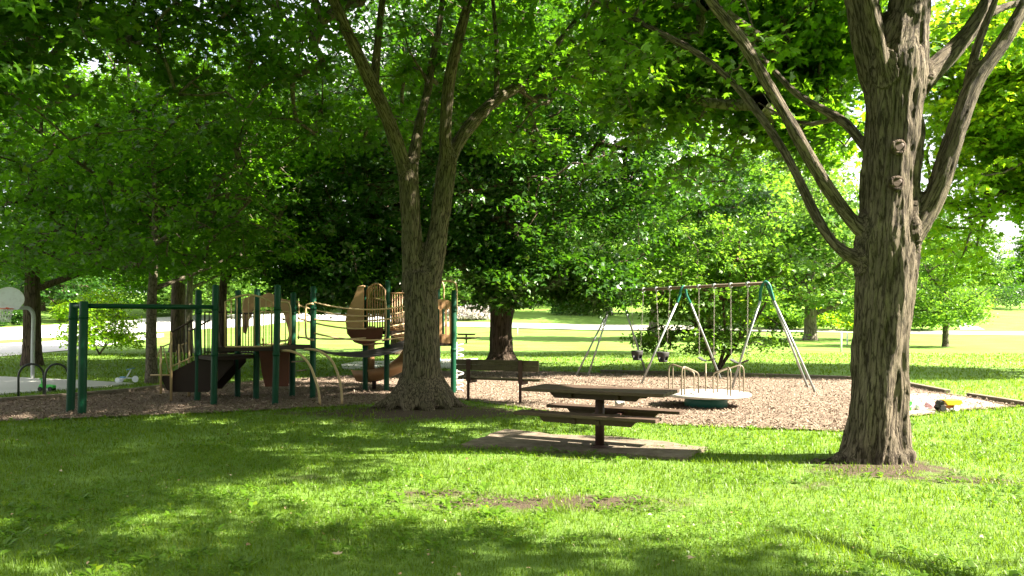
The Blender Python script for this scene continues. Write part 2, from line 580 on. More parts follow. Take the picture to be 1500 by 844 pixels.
def smooth_poly(pts, rad, step=0.25):
    """Catmull-Rom through points with radii"""
    P = [Vector(p) for p in pts]
    out, ro = [], []
    for i in range(len(P) - 1):
        p0, p1, p2, p3 = P[max(i - 1, 0)], P[i], P[i + 1], P[min(i + 2, len(P) - 1)]
        m = max(2, int((p2 - p1).length / step))
        for k in range(m):
            t = k / m
            out.append(0.5 * ((2 * p1) + (p2 - p0) * t + (2 * p0 - 5 * p1 + 4 * p2 - p3) * t * t + (-p0 + 3 * p1 - 3 * p2 + p3) * t ** 3))
            ro.append(rad[i] * (1 - t) + rad[i + 1] * t)
    out.append(P[-1]); ro.append(rad[-1])
    return out, ro


def grow_branches(limbs, centres, rng, r_leaf=0.006, expo=0.5, min_r=0.006):
    """join every leaf cluster to the nearest wood, thickness from what it carries"""
    nodes, par = [], []
    for pts, rad in limbs:
        for i, p in enumerate(pts):
            nodes.append(np.array(p)); par.append(-1)
    base_n = len(nodes)
    N_ = np.array(nodes)
    d0 = np.array([np.min(np.sum((N_ - c) ** 2, axis=1)) for c in centres])
    order = np.argsort(d0)
    cap = base_n + len(centres) * 4 + 10
    A = np.zeros((cap, 3)); A[:base_n] = N_
    parent = np.full(cap, -1)
    m = base_n
    for idx in order:
        c = centres[idx]
        dd = A[:m] - c
        dist = np.sqrt(np.sum(dd * dd, axis=1))
        # prefer wood lower than the cluster
        cost = dist + 0.35 * np.maximum(0, A[:m, 2] - c[2]) * 1.2
        j = int(np.argmin(cost))
        L = dist[j]
        k = 1 if L < 0.5 else (2 if L < 1.3 else 3)
        prev = j
        p0 = A[j].copy()
        for q in range(1, k + 1):
            t = q / k
            p = p0 * (1 - t) + c * t
            if q < k:
                p = p + rng.normal(size=3) * 0.07 * L + np.array([0, 0, 0.09 * L * math.sin(math.pi * t)])
            A[m] = p; parent[m] = prev; prev = m; m += 1
    cnt = np.zeros(m)
    for i in range(m - 1, base_n - 1, -1):
        cnt[i] += 1
        if parent[i] >= base_n:
            cnt[parent[i]] += cnt[i]
    rad = np.maximum(min_r, r_leaf * cnt ** expo)
    # tubes, vectorised: one 5-sided frustum per segment
    idx = np.arange(base_n, m)
    a, b = A[parent[idx]], A[idx]
    ra = np.where(parent[idx] >= base_n, rad[parent[idx]], rad[idx] * 1.25)
    ra = np.minimum(ra, rad[idx] * 1.6)
    rb = rad[idx]
    t = b - a
    t /= np.linalg.norm(t, axis=1, keepdims=True) + 1e-9
    u = np.cross(t, np.array([0.31, 0.52, 0.79]))
    u /= np.linalg.norm(u, axis=1, keepdims=True) + 1e-9
    w = np.cross(t, u)
    S = 5
    V = []
    for base, rr in ((a, ra), (b + t * rb[:, None] * 0.4, rb)):
        for k in range(S):
            an = 2 * math.pi * k / S
            V.append(base + (u * math.cos(an) + w * math.sin(an)) * rr[:, None])
    V = np.stack(V, axis=1)
    F = []
    for k in range(S):
        k2 = (k + 1) % S
        F += [(k, k2, S + k2), (k, S + k2, S + k)]
    F = np.array(F)[None] + (np.arange(len(idx)) * 2 * S)[:, None, None]
    return V.reshape(-1, 3), F.reshape(-1, 3)


def leaf_cloud(centres, per, rng, tmpl, size, spread=0.5, flat=0.4, tilt=0.55, droop=0.5):
    n = len(centres) * per
    C = np.repeat(centres, per, axis=0)
    sp = np.repeat(spread * (0.6 + 0.8 * rng.random(len(centres))), per)
    d = rng.normal(size=(n, 3))
    d /= np.linalg.norm(d, axis=1, keepdims=True)
    r = rng.random(n) ** 0.5
    off = d * (sp * r)[:, None]
    off[:, 2] *= flat
    off[:, 2] -= 0.25 * (np.hypot(off[:, 0], off[:, 1]) ** 2) / (sp + 1e-6)
    # each cluster leans its own way, so crowns read as light and dark layers
    lean = np.repeat(rng.normal(size=(len(centres), 3)) * 0.35, per, axis=0)
    nrm = np.array([0, 0, 1.0]) + rng.normal(size=(n, 3)) * tilt + lean
    head = off * np.array([1, 1, 0.3]) + rng.normal(size=(n, 3)) * 0.25
    head[:, 2] -= droop * 0.4
    sz = size * (0.6 + 0.65 * rng.random(n))
    V, F = scatter_leaves(C + off, nrm, sz, tmpl, rng, head)
    var = np.clip(rng.random(n) * 0.75 + np.repeat(rng.random(len(centres)) * 0.3, per), 0, 1)
    return V, F, np.repeat(var, len(tmpl[1]))


def hero_trunk(name, chains, voxel, mat, parent, amp, sxy, sz, plates=0.0, smooth_it=3, shrink=0.04):
    """tubes welded by a voxel remesh, then furrowed along the grain"""
    mb = MB()
    for pts, rad in chains:
        mb.tube(pts, list(rad), 16)
    me = bpy.data.meshes.new('tmp')
    me.from_pydata(mb.v, [], mb.f)
    o = bpy.data.objects.new('tmp', me)
    COL.objects.link(o)
    md = o.modifiers.new('r', 'REMESH'); md.mode = 'VOXEL'; md.voxel_size = voxel
    sm = o.modifiers.new('s', 'SMOOTH'); sm.factor = 0.6; sm.iterations = smooth_it
    dg = bpy.context.evaluated_depsgraph_get()
    me2 = bpy.data.meshes.new_from_object(o.evaluated_get(dg))
    bpy.data.objects.remove(o)
    n = len(me2.vertices)
    co = np.zeros(n * 3, np.float32); me2.vertices.foreach_get('co', co); co = co.reshape(-1, 3).astype(float)
    no = np.zeros(n * 3, np.float32); me2.vertices.foreach_get('normal', no); no = no.reshape(-1, 3)
    # grain: offset across the limb and length along it, so furrows follow every limb
    S_, T_, A_, L_, R_, U_ = [], [], [], [], [], []
    for pts, rad in [c_ for c_ in chains if max(x.z for x in c_[0]) > 1.0]:
        p = np.array([tuple(x) for x in pts]); r_ = np.array(rad)
        t_ = np.gradient(p, axis=0); t_ /= np.linalg.norm(t_, axis=1, keepdims=True)
        l_ = np.concatenate([[0], np.cumsum(np.linalg.norm(np.diff(p, axis=0), axis=1))]) + p[0, 2]
        u_ = np.cross(t_, np.array([0.0, 1.0, 0.0])); u_ /= np.linalg.norm(u_, axis=1, keepdims=True)
        S_.append(p); T_.append(t_); L_.append(l_); R_.append(r_); U_.append(u_)
    S_, T_, L_, R_, U_ = map(np.concatenate, (S_, T_, L_, R_, U_))
    near_ = np.zeros(n, int)
    for i0 in range(0, n, 4000):
        dd = np.sqrt(((co[i0:i0 + 4000, None, :] - S_[None]) ** 2).sum(2)) / np.maximum(R_, .05)[None] ** 0.5
        near_[i0:i0 + 4000] = dd.argmin(1)
    rel = co - S_[near_]
    uu = (rel * U_[near_]).sum(1)
    vv = (rel * np.cross(T_[near_], U_[near_])).sum(1)
    ll = L_[near_] + (rel * T_[near_]).sum(1)
    grain = np.stack([uu, vv, ll], 1)
    q = grain * np.array([sxy, sxy, sz])
    wob = fbm(co * np.array([1.5, 1.5, 1.0]) + 3, 3)[:, None] * 1.2
    q = q + wob
    a = fbm(q, 4)
    ridge = 1 - np.abs(2 * a - 1) * 2.2
    big = fbm(co * np.array([3.0, 3.0, 1.2]) + 9.1, 3) - 0.5
    fade = np.clip(1.15 - co[:, 2] / 14.0, 0.25, 1)
    disp = amp * ridge * fade + 0.05 * big
    if plates > 0:
        pl = fbm(grain * np.array([8.5, 8.5, 0.95]) + 31 + wob * 0.7, 3)
        st = np.floor(pl * 8) / 8 + (pl * 8 - np.floor(pl * 8)) ** 4 / 8
        disp += plates * (st - 0.5) * 2 * np.clip(R_[near_] / 0.25, 0.25, 1)
    disp -= disp.mean() + 0.35 * disp.std()
    disp *= np.clip(R_[near_] / 0.16, 0.35, 1)
    disp -= shrink * R_[near_]
    co = co + no * disp[:, None]
    me2.vertices.foreach_set('co', (co - np.array(parent.location)).astype(np.float32).ravel())
    me2.polygons.foreach_set('use_smooth', [True] * len(me2.polygons))
    ga = me2.attributes.new('grain', 'FLOAT_VECTOR', 'POINT')
    ga.data.foreach_set('vector', grain.astype(np.float32).ravel())
    me2.materials.clear(); me2.materials.append(mat)
    me2.update()
    me2.name = name
    t = bpy.data.objects.new(name, me2)
    COL.objects.link(t)
    t.parent = parent
    return t


def px_chain(D0, pts):
    """(px, py, depth offset, radius) -> smooth chain"""
    return smooth_poly([W(a, b, D0 + c) for a, b, c, r in pts], [p[3] for p in pts], 0.18)


def roots(c, r0, specs, z0=0.45):
    out = []
    for ang, L, r1 in specs:
        a = R(ang)
        p = [Vector((c[0] + math.cos(a) * r0 * 0.35, c[1] + math.sin(a) * r0 * 0.35, z0)),
             Vector((c[0] + math.cos(a) * r0 * 0.95, c[1] + math.sin(a) * r0 * 0.95, z0 * 0.36)),
             Vector((c[0] + math.cos(a + .1) * L * 0.75, c[1] + math.sin(a + .1) * L * 0.75, 0.03)),
             Vector((c[0] + math.cos(a + .15) * L, c[1] + math.sin(a + .15) * L, -0.07))]
        out.append(smooth_poly(p, [r0 * 0.62, r0 * 0.42, r1, r1 * 0.6], 0.1))
    return out


def proj(c):
    return 750 + FPX * c[:, 0] / c[:, 1], HOR - FPX * (c[:, 2] - CAMZ) / c[:, 1]


def finish_tree(t, limbs, blobs, ncl, per, tmpl, size, leafm, barkm, seed, spread=0.5, flat=0.4, gap=0.42, gap_scale=0.6,
                shell=0.55, r_leaf=0.006, tilt=0.55, keep=None, extra=None):
    rng = np.random.default_rng(seed)
    c = crown_points(blobs, ncl, rng, gap_scale, gap, shell)
    if extra:
        c = np.concatenate([c, crown_points(extra[0], extra[1], rng, 1.2, 0.40, 0.4)])
    if keep is not None:
        c = c[keep(c)]
    Vb, Fb = grow_branches(limbs, c, rng, r_leaf)
    fast_mesh('branches', Vb, Fb, barkm, t, off=t.location)
    V, F, var = leaf_cloud(c, per, rng, tmpl, size, spread, flat, tilt)
    fast_mesh('crown', V, F, leafm, t, var, off=t.location)


def simple_tree(name, label, cat, base, hgt_, r, crown_r, z_lo, leafm, barkm, seed, ncl=500, per=34, tmpl=LEAF_MED, size=0.15,
                lean=(0, 0), group=None, stems=1, spread=0.6, gap=0.42, blobs=None, crown_off=(0, 0), flat=0.4, shell=0.5, keep=None, gap_scale=0.5):
    base = Vector(base)
    t = empty(name, base, label, cat, group)
    rng = np.random.default_rng(seed + 1000)
    limbs = []
    top = base + Vector((lean[0], lean[1], hgt_ * 0.72))
    mbt = MB()
    for s in range(stems):
        a = rng.random() * 6.28
        dx, dy = (math.cos(a) * r * 1.5, math.sin(a) * r * 1.5) if stems > 1 else (0, 0)
        sp = crown_r * 0.55 if stems > 1 else 0
        pts = [base + Vector((dx, dy, -0.1)), base + Vector((dx * 1.2, dy * 1.2, hgt_ * 0.04)),
               base + Vector((lean[0] * .15 + dx * 2 + math.cos(a) * sp * .3, lean[1] * .15 + dy * 2 + math.sin(a) * sp * .3, hgt_ * 0.2)),
               base + Vector((lean[0] * .5 + math.cos(a) * sp * .7 + rng.normal() * .2, lean[1] * .5 + math.sin(a) * sp * .7, hgt_ * 0.45)),
               top + Vector((math.cos(a) * sp, math.sin(a) * sp, 0))]
        rad = [r * 1.55, r * 1.12, r * 0.95, r * 0.6, r * 0.2]
        P, Q = smooth_poly(pts, rad, 0.3)
        limbs.append((P, Q)); mbt.tube(P, Q, 12)
    if stems == 1:
        nl = 5
        for k in range(nl):
            z = z_lo * 0.9 + (hgt_ * 0.55 - z_lo * 0.9) * k / nl
            f = z / (hgt_ * 0.72)
            s = base + Vector((lean[0] * f, lean[1] * f, z))
            a = k * 2.4 + rng.random()
            e = s + Vector((math.cos(a) * crown_r * 0.65, math.sin(a) * crown_r * 0.65, hgt_ * 0.2))
            mid = (s + e) / 2 + Vector((0, 0, -hgt_ * 0.02))
            P, Q = smooth_poly([s, mid, e], [r * 0.5, r * 0.32, r * 0.12], 0.3)
            limbs.append((P, Q)); mbt.tube(P, Q, 8)
    tr = mbt.build('trunk', barkm, t)
    cx, cy = base.x + lean[0] * 0.6 + crown_off[0], base.y + lean[1] * 0.6 + crown_off[1]
    if blobs is None:
        zc = base.z + (z_lo + hgt_) / 2
        rz = (hgt_ - z_lo) / 2
        blobs = [(cx, cy, zc, crown_r * 0.8, crown_r * 0.8, rz)]
        for k in range(7):
            a = k * 0.9 + rng.random()
            blobs.append((cx + math.cos(a) * crown_r * 0.55, cy + math.sin(a) * crown_r * 0.55, zc + rz * (rng.random() * 1.2 - 0.75),
                          crown_r * 0.48, crown_r * 0.48, rz * 0.42))
        for k in range(8):
            a = k * 0.785 + rng.random() * .5
            blobs.append((cx + math.cos(a) * crown_r * 0.62, cy + math.sin(a) * crown_r * 0.62, base.z + z_lo + rz * 0.22,
                          crown_r * 0.36, crown_r * 0.36, rz * 0.2))
    finish_tree(t, limbs, blobs, ncl, per, tmpl, size, leafm, barkm, seed, spread, flat, gap, gap_scale, shell, r_leaf=0.008, keep=keep)
    return t


# ================================================================== SETTING
poly_mulch_px = [(-90, 626), (0, 618), (120, 614), (300, 606), (500, 597), (590, 591), (690, 588), (760, 598), (860, 612), (960, 622), (1060, 627),
                 (1240, 633), (1290, 624), (1325, 613), (1400, 603), (1478, 598), (1500, 596), (1420, 583), (1385, 577), (1325, 565), (1240, 556),
                 (1060, 551), (880, 547), (760, 543), (640, 544), (500, 551), (400, 557), (300, 564), (240, 569), (190, 575), (0, 590), (-90, 597)]
poly_mulch = [G(*p) for p in poly_mulch_px]
poly_sand = [G(*p) for p in [(1330, 610), (1400, 601), (1476, 597), (1418, 585), (1385, 580), (1340, 578), (1300, 590), (1300, 606)]]
poly_pad = [G(*p) for p in [(742, 631), (672, 655), (1007, 674), (1037, 656)]]
poly_court = [G(*p) for p in [(-170, 545), (130, 559), (196, 563), (110, 571), (0, 579), (-170, 592)]]
mulch_xy = [(p.x, p.y) for p in poly_mulch]
pad_xy = [(p.x, p.y) for p in poly_pad]
court_xy = [(p.x, p.y) for p in poly_court]

TREE_MID = G(618, 600)
TREE_RIGHT = G(1285, 680)


def dirtiness(x, y):
    d = np.zeros_like(x)
    for px, py, rx, ry, s in ((618, 606, 1.9, 1.0, 1.0), (470, 606, 1.5, 0.5, 0.6), (560, 618, 1.3, 0.5, 0.55), (800, 738, 1.5, 0.40, 0.75), (640, 725, 0.8, 0.35, 0.6), (960, 745, .6, .22, .55),
                              (1285, 690, 0.95, 0.75, 0.8), (1400, 705, 0.9, 0.4, 0.65), (1200, 712, 0.8, 0.35, 0.5), (450, 700, 0.6, .3, .5),
                              (700, 655, 0.5, 0.3, 0.7), (1010, 768, .5, .2, .45), (850, 668, 1.9, 0.75, 0.45), (1400, 625, .9, .3, .4)):
        g = G(px, py)
        q = ((x - g.x) / rx) ** 2 + ((y - g.y) / ry) ** 2
        d = np.maximum(d, s * np.exp(-q * 0.8))
    return d


def build_ground():
    xs = np.concatenate([np.linspace(-420, -30, 22), np.linspace(-28, -12, 20), np.arange(-11.8, 12, 0.13), np.linspace(12.2, 28, 20), np.linspace(30, 420, 22)])
    ys = np.concatenate([np.linspace(-60, 0, 12), np.arange(0.6, 20, 0.13), np.arange(20.4, 45, 0.5), np.linspace(46, 150, 70), np.linspace(155, 420, 20)])
    X, Y = np.meshgrid(xs, ys)
    x, y = X.ravel(), Y.ravel()
    p = np.stack([x, y, np.zeros_like(x)], 1)
    near = np.clip((24 - y) / 4, 0, 1) * np.clip((14 - np.abs(x)) / 3, 0, 1)
    far = np.clip((y - 50) / 40, 0, 1)
    z = hgt(x, y) + far * (fbm(p * 0.05, 2) - 0.5) * 0.5
    bare = in_poly(x, y, mulch_xy) | in_poly(x, y, pad_xy) | in_poly(x, y, court_xy)
    z = z + near * np.where(bare, -0.035, (fbm(p * 1.7, 4) - 0.5) * 0.03)
    for c, r0 in ((TREE_MID, 1.4), (TREE_RIGHT, 1.0)):
        q = ((x - c.x) ** 2 + (y - c.y) ** 2) / r0 ** 2
        z = z + 0.06 * np.exp(-q) * ~bare
    nx, ny = len(xs), len(ys)
    i = np.arange(nx * ny).reshape(ny, nx)
    a, b, c, d = i[:-1, :-1].ravel(), i[:-1, 1:].ravel(), i[1:, 1:].ravel(), i[1:, :-1].ravel()
    T = np.concatenate([np.stack([a, b, c], 1), np.stack([a, c, d], 1)])
    o = fast_mesh('ground', np.stack([x, y, z], 1), T, M['ground'], kind='structure')
    at = o.data.attributes.new('dirt', 'FLOAT', 'POINT')
    at.data.foreach_set('value', dirtiness(x, y).astype(np.float32))
    o.data.polygons.foreach_set('use_smooth', [True] * len(o.data.polygons))
    return o


build_ground()


def slab(name, poly, z, mat, thick=0.05, kind='structure', sub=None):
    mb = MB()
    top = [Vector((p[0], p[1], p[2] + z if len(p) > 2 else z)) for p in poly]
    mb.prism([Vector((p.x, p.y, p.z - thick)) for p in top], (0, 0, thick))
    o = mb.build(name, mat)
    o['kind'] = kind
    return o


# wood chip bed: gently heaped sheet
def build_bed():
    X, Y = np.meshgrid(np.arange(-17, 11.6, 0.12), np.arange(9, 24.6, 0.12))
    x, y = X.ravel(), Y.ravel()
    p = np.stack([x, y, 0 * x], 1)
    z = 0.008 + (fbm(p * 1.3, 4) - 0.35) * 0.035
    inside = in_poly(x, y, mulch_xy)
    nx, ny = X.shape[1], X.shape[0]
    i = np.arange(nx * ny).reshape(ny, nx)
    a, b, c, d = i[:-1, :-1].ravel(), i[:-1, 1:].ravel(), i[1:, 1:].ravel(), i[1:, :-1].ravel()
    k = inside[a] & inside[b] & inside[c] & inside[d]
    T = np.concatenate([np.stack([a, b, c], 1)[k], np.stack([a, c, d], 1)[k]])
    used = np.unique(T)
    mp = np.zeros(len(x), int); mp[used] = np.arange(len(used))
    fast_mesh('wood_chip_bed', np.stack([x, y, z], 1)[used], mp[T], M['mulch'], kind='structure')
    # loose chips
    rng = np.random.default_rng(5)
    n = 190000
    yy = 10.9 + (23.5 - 10.9) * rng.random(n) ** 1.3
    xx = (rng.random(n) * 2 - 1) * yy * 0.78
    ins = in_poly(xx, yy, mulch_xy)
    edge = in_poly(xx, yy + 0.12, mulch_xy)
    kk = ins | (edge & (rng.random(n) < 0.35))
    xx, yy = xx[kk], yy[kk]
    n = len(xx)
    zz = 0.018 + (fbm(np.stack([xx, yy, 0 * xx], 1) * 1.3, 4) - 0.35) * 0.035 + rng.random(n) * 0.012
    nr = np.array([0, 0, 1.0]) + rng.normal(size=(n, 3)) * 0.45
    tm = (np.array([(-0.16, 0, 0), (0.16, 0.05, 0.02), (0.2, 0.9, -0.02), (-0.12, 1.0, 0.03), (0, .5, .10)]), np.array([(0, 1, 4), (1, 2, 4), (2, 3, 4), (3, 0, 4)]))
    V, F = scatter_leaves(np.stack([xx, yy, zz], 1), nr, 0.018 + 0.038 * rng.random(n) ** 2, tm, rng)
    V[:, 2] = np.maximum(V[:, 2], 0.006)
    fast_mesh('wood_chips', V, F, M['chips'], None, np.repeat(rng.random(n), 4), 'stuff')
    tag(bpy.data.objects['wood_chips'], 'loose tan and brown wood chips covering the play area', 'wood chips')


build_bed()
slab('sand', poly_sand, 0.03, M['sand'], 0.04)
slab('court', poly_court, 0.03, M['court'], 0.1)


def build_pad():
    # worn concrete slab, slightly heaved, cracked into two pieces
    a, b, c, d = poly_pad
    rng = np.random.default_rng(3)
    mb = MB()
    ring = []
    for s, e in ((a, b), (b, c), (c, d), (d, a)):
        for k in range(14):
            t = k / 14
            p = s.lerp(e, t)
            j = (vnoise(np.array([[p.x * 3.1, p.y * 3.1, 0.5]]))[0] - 0.5) * 0.34
            ring.append(Vector((p.x + j, p.y + j, 0.03)))
    mb.prism([p - Vector((0, 0, 0.08)) for p in ring], (0, 0, 0.08))
    o = mb.build('concrete_pad', M['pad'], bevel=0.01)
    o['kind'] = 'structure'


build_pad()
slab('concrete_walk', [G(*p) for p in [(500, 535), (520, 531), (664, 527), (700, 526), (700, 534), (664, 540), (600, 541), (502, 541)]], 0.03, M['court'], 0.06)


def ribbon(name, upper, lower, mat, lift=0.03):
    """strip of paving between two pixel lines, draped on the terrain"""
    mb = MB()
    vs, fs = [], []
    xs = [u[0] for u in upper]
    m = 40
    rows = 4
    for i in range(m + 1):
        px = xs[0] + (xs[-1] - xs[0]) * i / m
        yu = float(np.interp(px, [u[0] for u in upper], [u[1] for u in upper]))
        yl = float(np.interp(px, [u[0] for u in lower], [u[1] for u in lower]))
        for k in range(rows + 1):
            vs.append(G(px, yl + (yu - yl) * k / rows, lift))
    for i in range(m):
        for k in range(rows):
            q = i * (rows + 1) + k
            fs.append((q, q + rows + 1, q + rows + 2, q + 1))
    mb.add(vs, fs, True)
    o = mb.build(name, mat)
    o['kind'] = 'structure'
    return o


ribbon('road', [(-160, 487), (0, 481), (130, 473), (272, 463), (420, 459), (600, 459)], [(-160, 508), (0, 499), (130, 492), (272, 484), (420, 475), (600, 471)], M['road'])
ribbon('pavement', [(-160, 512), (0, 504), (120, 498), (240, 489)], [(-160, 538), (0, 523), (120, 512), (240, 494)], M['road'])
ribbon('path', [(600, 472), (670, 472), (870, 476), (1000, 477), (1240, 483), (1340, 485), (1700, 488)], [(600, 478), (670, 479), (870, 484), (1000, 484), (1240, 488), (1340, 490), (1700, 494)], M['path'], 0.04)
# footpath climbing the slope behind the right-hand tree
mbp = MB()
pp = [(1425, 484, 18), (1412, 474, 9), (1404, 466, 6), (1401, 459, 4)]
vs = []
for x_, y_, w_ in pp:
    vs += [G(x_ - w_, y_, 0.06), G(x_ + w_, y_, 0.06)]
mbp.add(vs, [(0, 1, 3, 2), (2, 3, 5, 4), (4, 5, 7, 6)], True)
mbp.build('footpath', M['path'])['kind'] = 'structure'


# ------------------------------------------------------------------ grass
def build_grass():
    rng = np.random.default_rng(21)
    P, H, Wd = [], [], []
    for y0, y1, dens, hh, ww in ((3.6, 6.5, 3000, 0.05, 0.0045), (6.5, 9.5, 1900, 0.053, 0.006), (9.5, 14, 850, 0.055, 0.009), (14, 21, 210, 0.06, 0.015), (21, 36, 55, 0.065, 0.03)):
        half = y1 * 0.667 + 0.9
        n = int((y1 - y0) * 2 * half * dens)
        x = (rng.random(n) * 2 - 1) * half
        y = y0 + (y1 - y0) * rng.random(n)
        k = np.abs(x) < (y * 0.667 + 0.9)
        x, y = x[k], y[k]
        q = np.stack([x, y, 0 * x], 1)
        jx, jy = (fbm(q * 3.3 + 5, 3) - .5) * .5, (fbm(q * 3.3 + 55, 3) - .5) * .5
        bare = in_poly(x, y + jy * .25, mulch_xy) | in_poly(x + jx, y + jy, pad_xy) | in_poly(x, y, court_xy)
        d = dirtiness(x, y) + (fbm(q * 3.0 + 7, 3) - 0.5) * 1.0
        tuft = fbm(q * 6.0 + 3, 2)
        keep = ~bare & (rng.random(len(x)) > np.clip(d * 1.7 - 0.35, 0, 0.96)) & (tuft + rng.random(len(x)) * 0.5 > 0.42)
        for c, r0 in ((TREE_MID, 0.62), (TREE_RIGHT, 0.42)):
            keep &= (x - c.x) ** 2 + (y - c.y) ** 2 > r0 ** 2
        x, y = x[keep], y[keep]
        P.append(np.stack([x, y, 0 * x], 1))
        t = 0.45 + 0.9 * fbm(np.stack([x, y, 0 * x], 1) * 2.2 + 1, 3)
        H.append(hh * t * (0.5 + rng.random(len(x)) ** 1.5))
        Wd.append(ww * (0.6 + 0.8 * rng.random(len(x))))
    P = np.concatenate(P); H = np.concatenate(H); Wd = np.concatenate(Wd)
    n = len(P)
    P[:, 2] = hgt(P[:, 0], P[:, 1]) + (fbm(P * 1.7, 4) - 0.5) * 0.03 * (P[:, 1] < 20) - 0.004
    for c, r0 in ((TREE_MID, 1.4), (TREE_RIGHT, 1.0)):
        P[:, 2] += 0.06 * np.exp(-((P[:, 0] - c.x) ** 2 + (P[:, 1] - c.y) ** 2) / r0 ** 2)
    a = rng.random(n) * 2 * np.pi
    side = np.stack([np.cos(a), np.sin(a), 0 * a], 1)
    b = a + np.pi / 2 + rng.normal(size=n) * 0.4
    bend = np.stack([np.cos(b), np.sin(b), 0 * b], 1) * (H * (0.25 + 0.9 * rng.random(n)))[:, None]
    up = np.array([0, 0, 1.0]) * H[:, None]
    w = Wd[:, None]
    v0 = P - side * w / 2; v1 = P + side * w / 2
    m_ = P + up * 0.6 + bend * 0.35
    v2 = m_ + side * w * 0.42; v3 = m_ - side * w * 0.42
    v4 = P + up * 0.95 + bend
    V = np.stack([v0, v1, v2, v3, v4], 1).reshape(-1, 3)
    F = np.array([(0, 1, 2), (0, 2, 3), (3, 2, 4)])[None] + (np.arange(n) * 5)[:, None, None]
    var = np.clip(rng.random(n) * 0.7 + (fbm(P * 0.9 + 2, 3) - 0.3) * 0.6, 0, 1)
    o = fast_mesh('grass', V, F.reshape(-1, 3), M['grass'], None, np.repeat(var, 3), 'stuff')
    tag(o, 'short patchy green lawn grass in dappled light', 'grass')

    # broad leaved weeds: rosettes
    n = 5200
    y = 3.8 + 10 * rng.random(n) ** 1.3
    x = (rng.random(n) * 2 - 1) * (y * 0.667 + 0.8)
    q = np.stack([x, y, 0 * x], 1)
    k = (fbm(q * 0.9 + 40, 3) > 0.50) & ~in_poly(x, y, mulch_xy) & ~in_poly(x, y, pad_xy)
    k &= (x - TREE_MID.x) ** 2 + (y - TREE_MID.y) ** 2 > 1.0
    k &= (x - TREE_RIGHT.x) ** 2 + (y - TREE_RIGHT.y) ** 2 > 0.5
    x, y = x[k], y[k]
    m = len(x)
    per = 7
    px_ = np.repeat(x, per); py_ = np.repeat(y, per)
    an = rng.random(m * per) * 6.283
    tl = 0.25 + 0.7 * rng.random(m * per)
    head = np.stack([np.cos(an), np.sin(an), tl], 1)
    nr = np.stack([-np.cos(an) * tl, -np.sin(an) * tl, np.ones(m * per)], 1)
    pos = np.stack([px_ + np.cos(an) * 0.01, py_ + np.sin(an) * 0.01, 0.01 + 0.015 * rng.random(m * per)], 1)
    sz = np.repeat(0.035 + 0.06 * rng.random(m) ** 2, per) * (0.6 + 0.7 * rng.random(m * per))
    tm = (np.array([(0, 0, 0), (0.07, 0.3, 0.02), (0.2, 0.65, 0.0), (0.0, 1.0, -0.18), (-0.2, 0.65, 0.0), (-0.07, 0.3, 0.02)]), np.array([(0, 1, 5), (1, 2, 4), (1, 4, 5), (2, 3, 4)]))
    V, F = scatter_leaves(pos, nr, sz, tm, rng, head)
    o = fast_mesh('weeds', V, F, M['weed'], None, np.repeat(rng.random(m * per), 4), 'stuff')
    tag(o, 'broad leaved clover and plantain weeds among the lawn', 'weeds')

    # clover carpet in the bare middle patch
    n = 26000
    x = -4 + 8 * rng.random(n); y = 5 + 4.6 * rng.random(n)
    q = np.stack([x, y, 0 * x], 1)
    k = fbm(q * 1.6 + 80, 3) > 0.55
    x, y = x[k], y[k]
    m = len(x)
    pos = np.stack([x, y, 0.015 + 0.03 * rng.random(m)], 1)
    nr = np.array([0, 0, 1.0]) + rng.normal(size=(m, 3)) * 0.35
    V, F = scatter_leaves(pos, nr, 0.016 + 0.014 * rng.random(m), LEAF_MED, rng)
    o = fast_mesh('clover', V, F, M['weed'], None, np.repeat(rng.random(m) * 0.8, 4), 'stuff')
    tag(o, 'low clover growing through thin lawn and bare soil', 'clover')

    # dry leaf litter
    n = 650
    y = 4.2 + 10 * rng.random(n); x = (rng.random(n) * 2 - 1) * (y * 0.68)
    k = ~in_poly(x, y, mulch_xy)
    x, y = x[k], y[k]; m = len(x)
    nr = np.array([0, 0, 1.0]) + rng.normal(size=(m, 3)) * 0.4
    V, F = scatter_leaves(np.stack([x, y, np.full(m, 0.035)], 1), nr, 0.014 + 0.026 * rng.random(m) ** 2, LEAF_MED, rng)
    o = fast_mesh('leaf_litter', V, F, M['dry_leaf'], None, np.repeat(rng.random(m), 4), 'stuff')
    tag(o, 'scattered small dry leaves lying on the lawn', 'fallen leaves')


build_grass()

for px_, py_, s_, rz_, lab in ((497, 831, 0.075, 0.9, 'pale curled fallen leaf lying at the bottom edge of the lawn left of centre'),
                               (1015, 834, 0.065, 2.4, 'pale fallen leaf in the grass at the bottom right of centre')):
    g = G(px_, py_)
    tv, tf = LEAF_LOBED
    v_ = tv * s_
    v_[:, 2] = 0.05 + 0.25 * v_[:, 0] * np.sign(v_[:, 0]) + 0.02
    mt = np.array(Matrix.Rotation(rz_, 3, 'Z'))
    v_ = v_ @ mt.T + np.array([g.x, g.y, 0])
    o = fast_mesh('fallen_leaf', v_, tf, M['dry_leaf'], None, np.full(len(tf), 0.72))
    tag(o, lab, 'leaf')

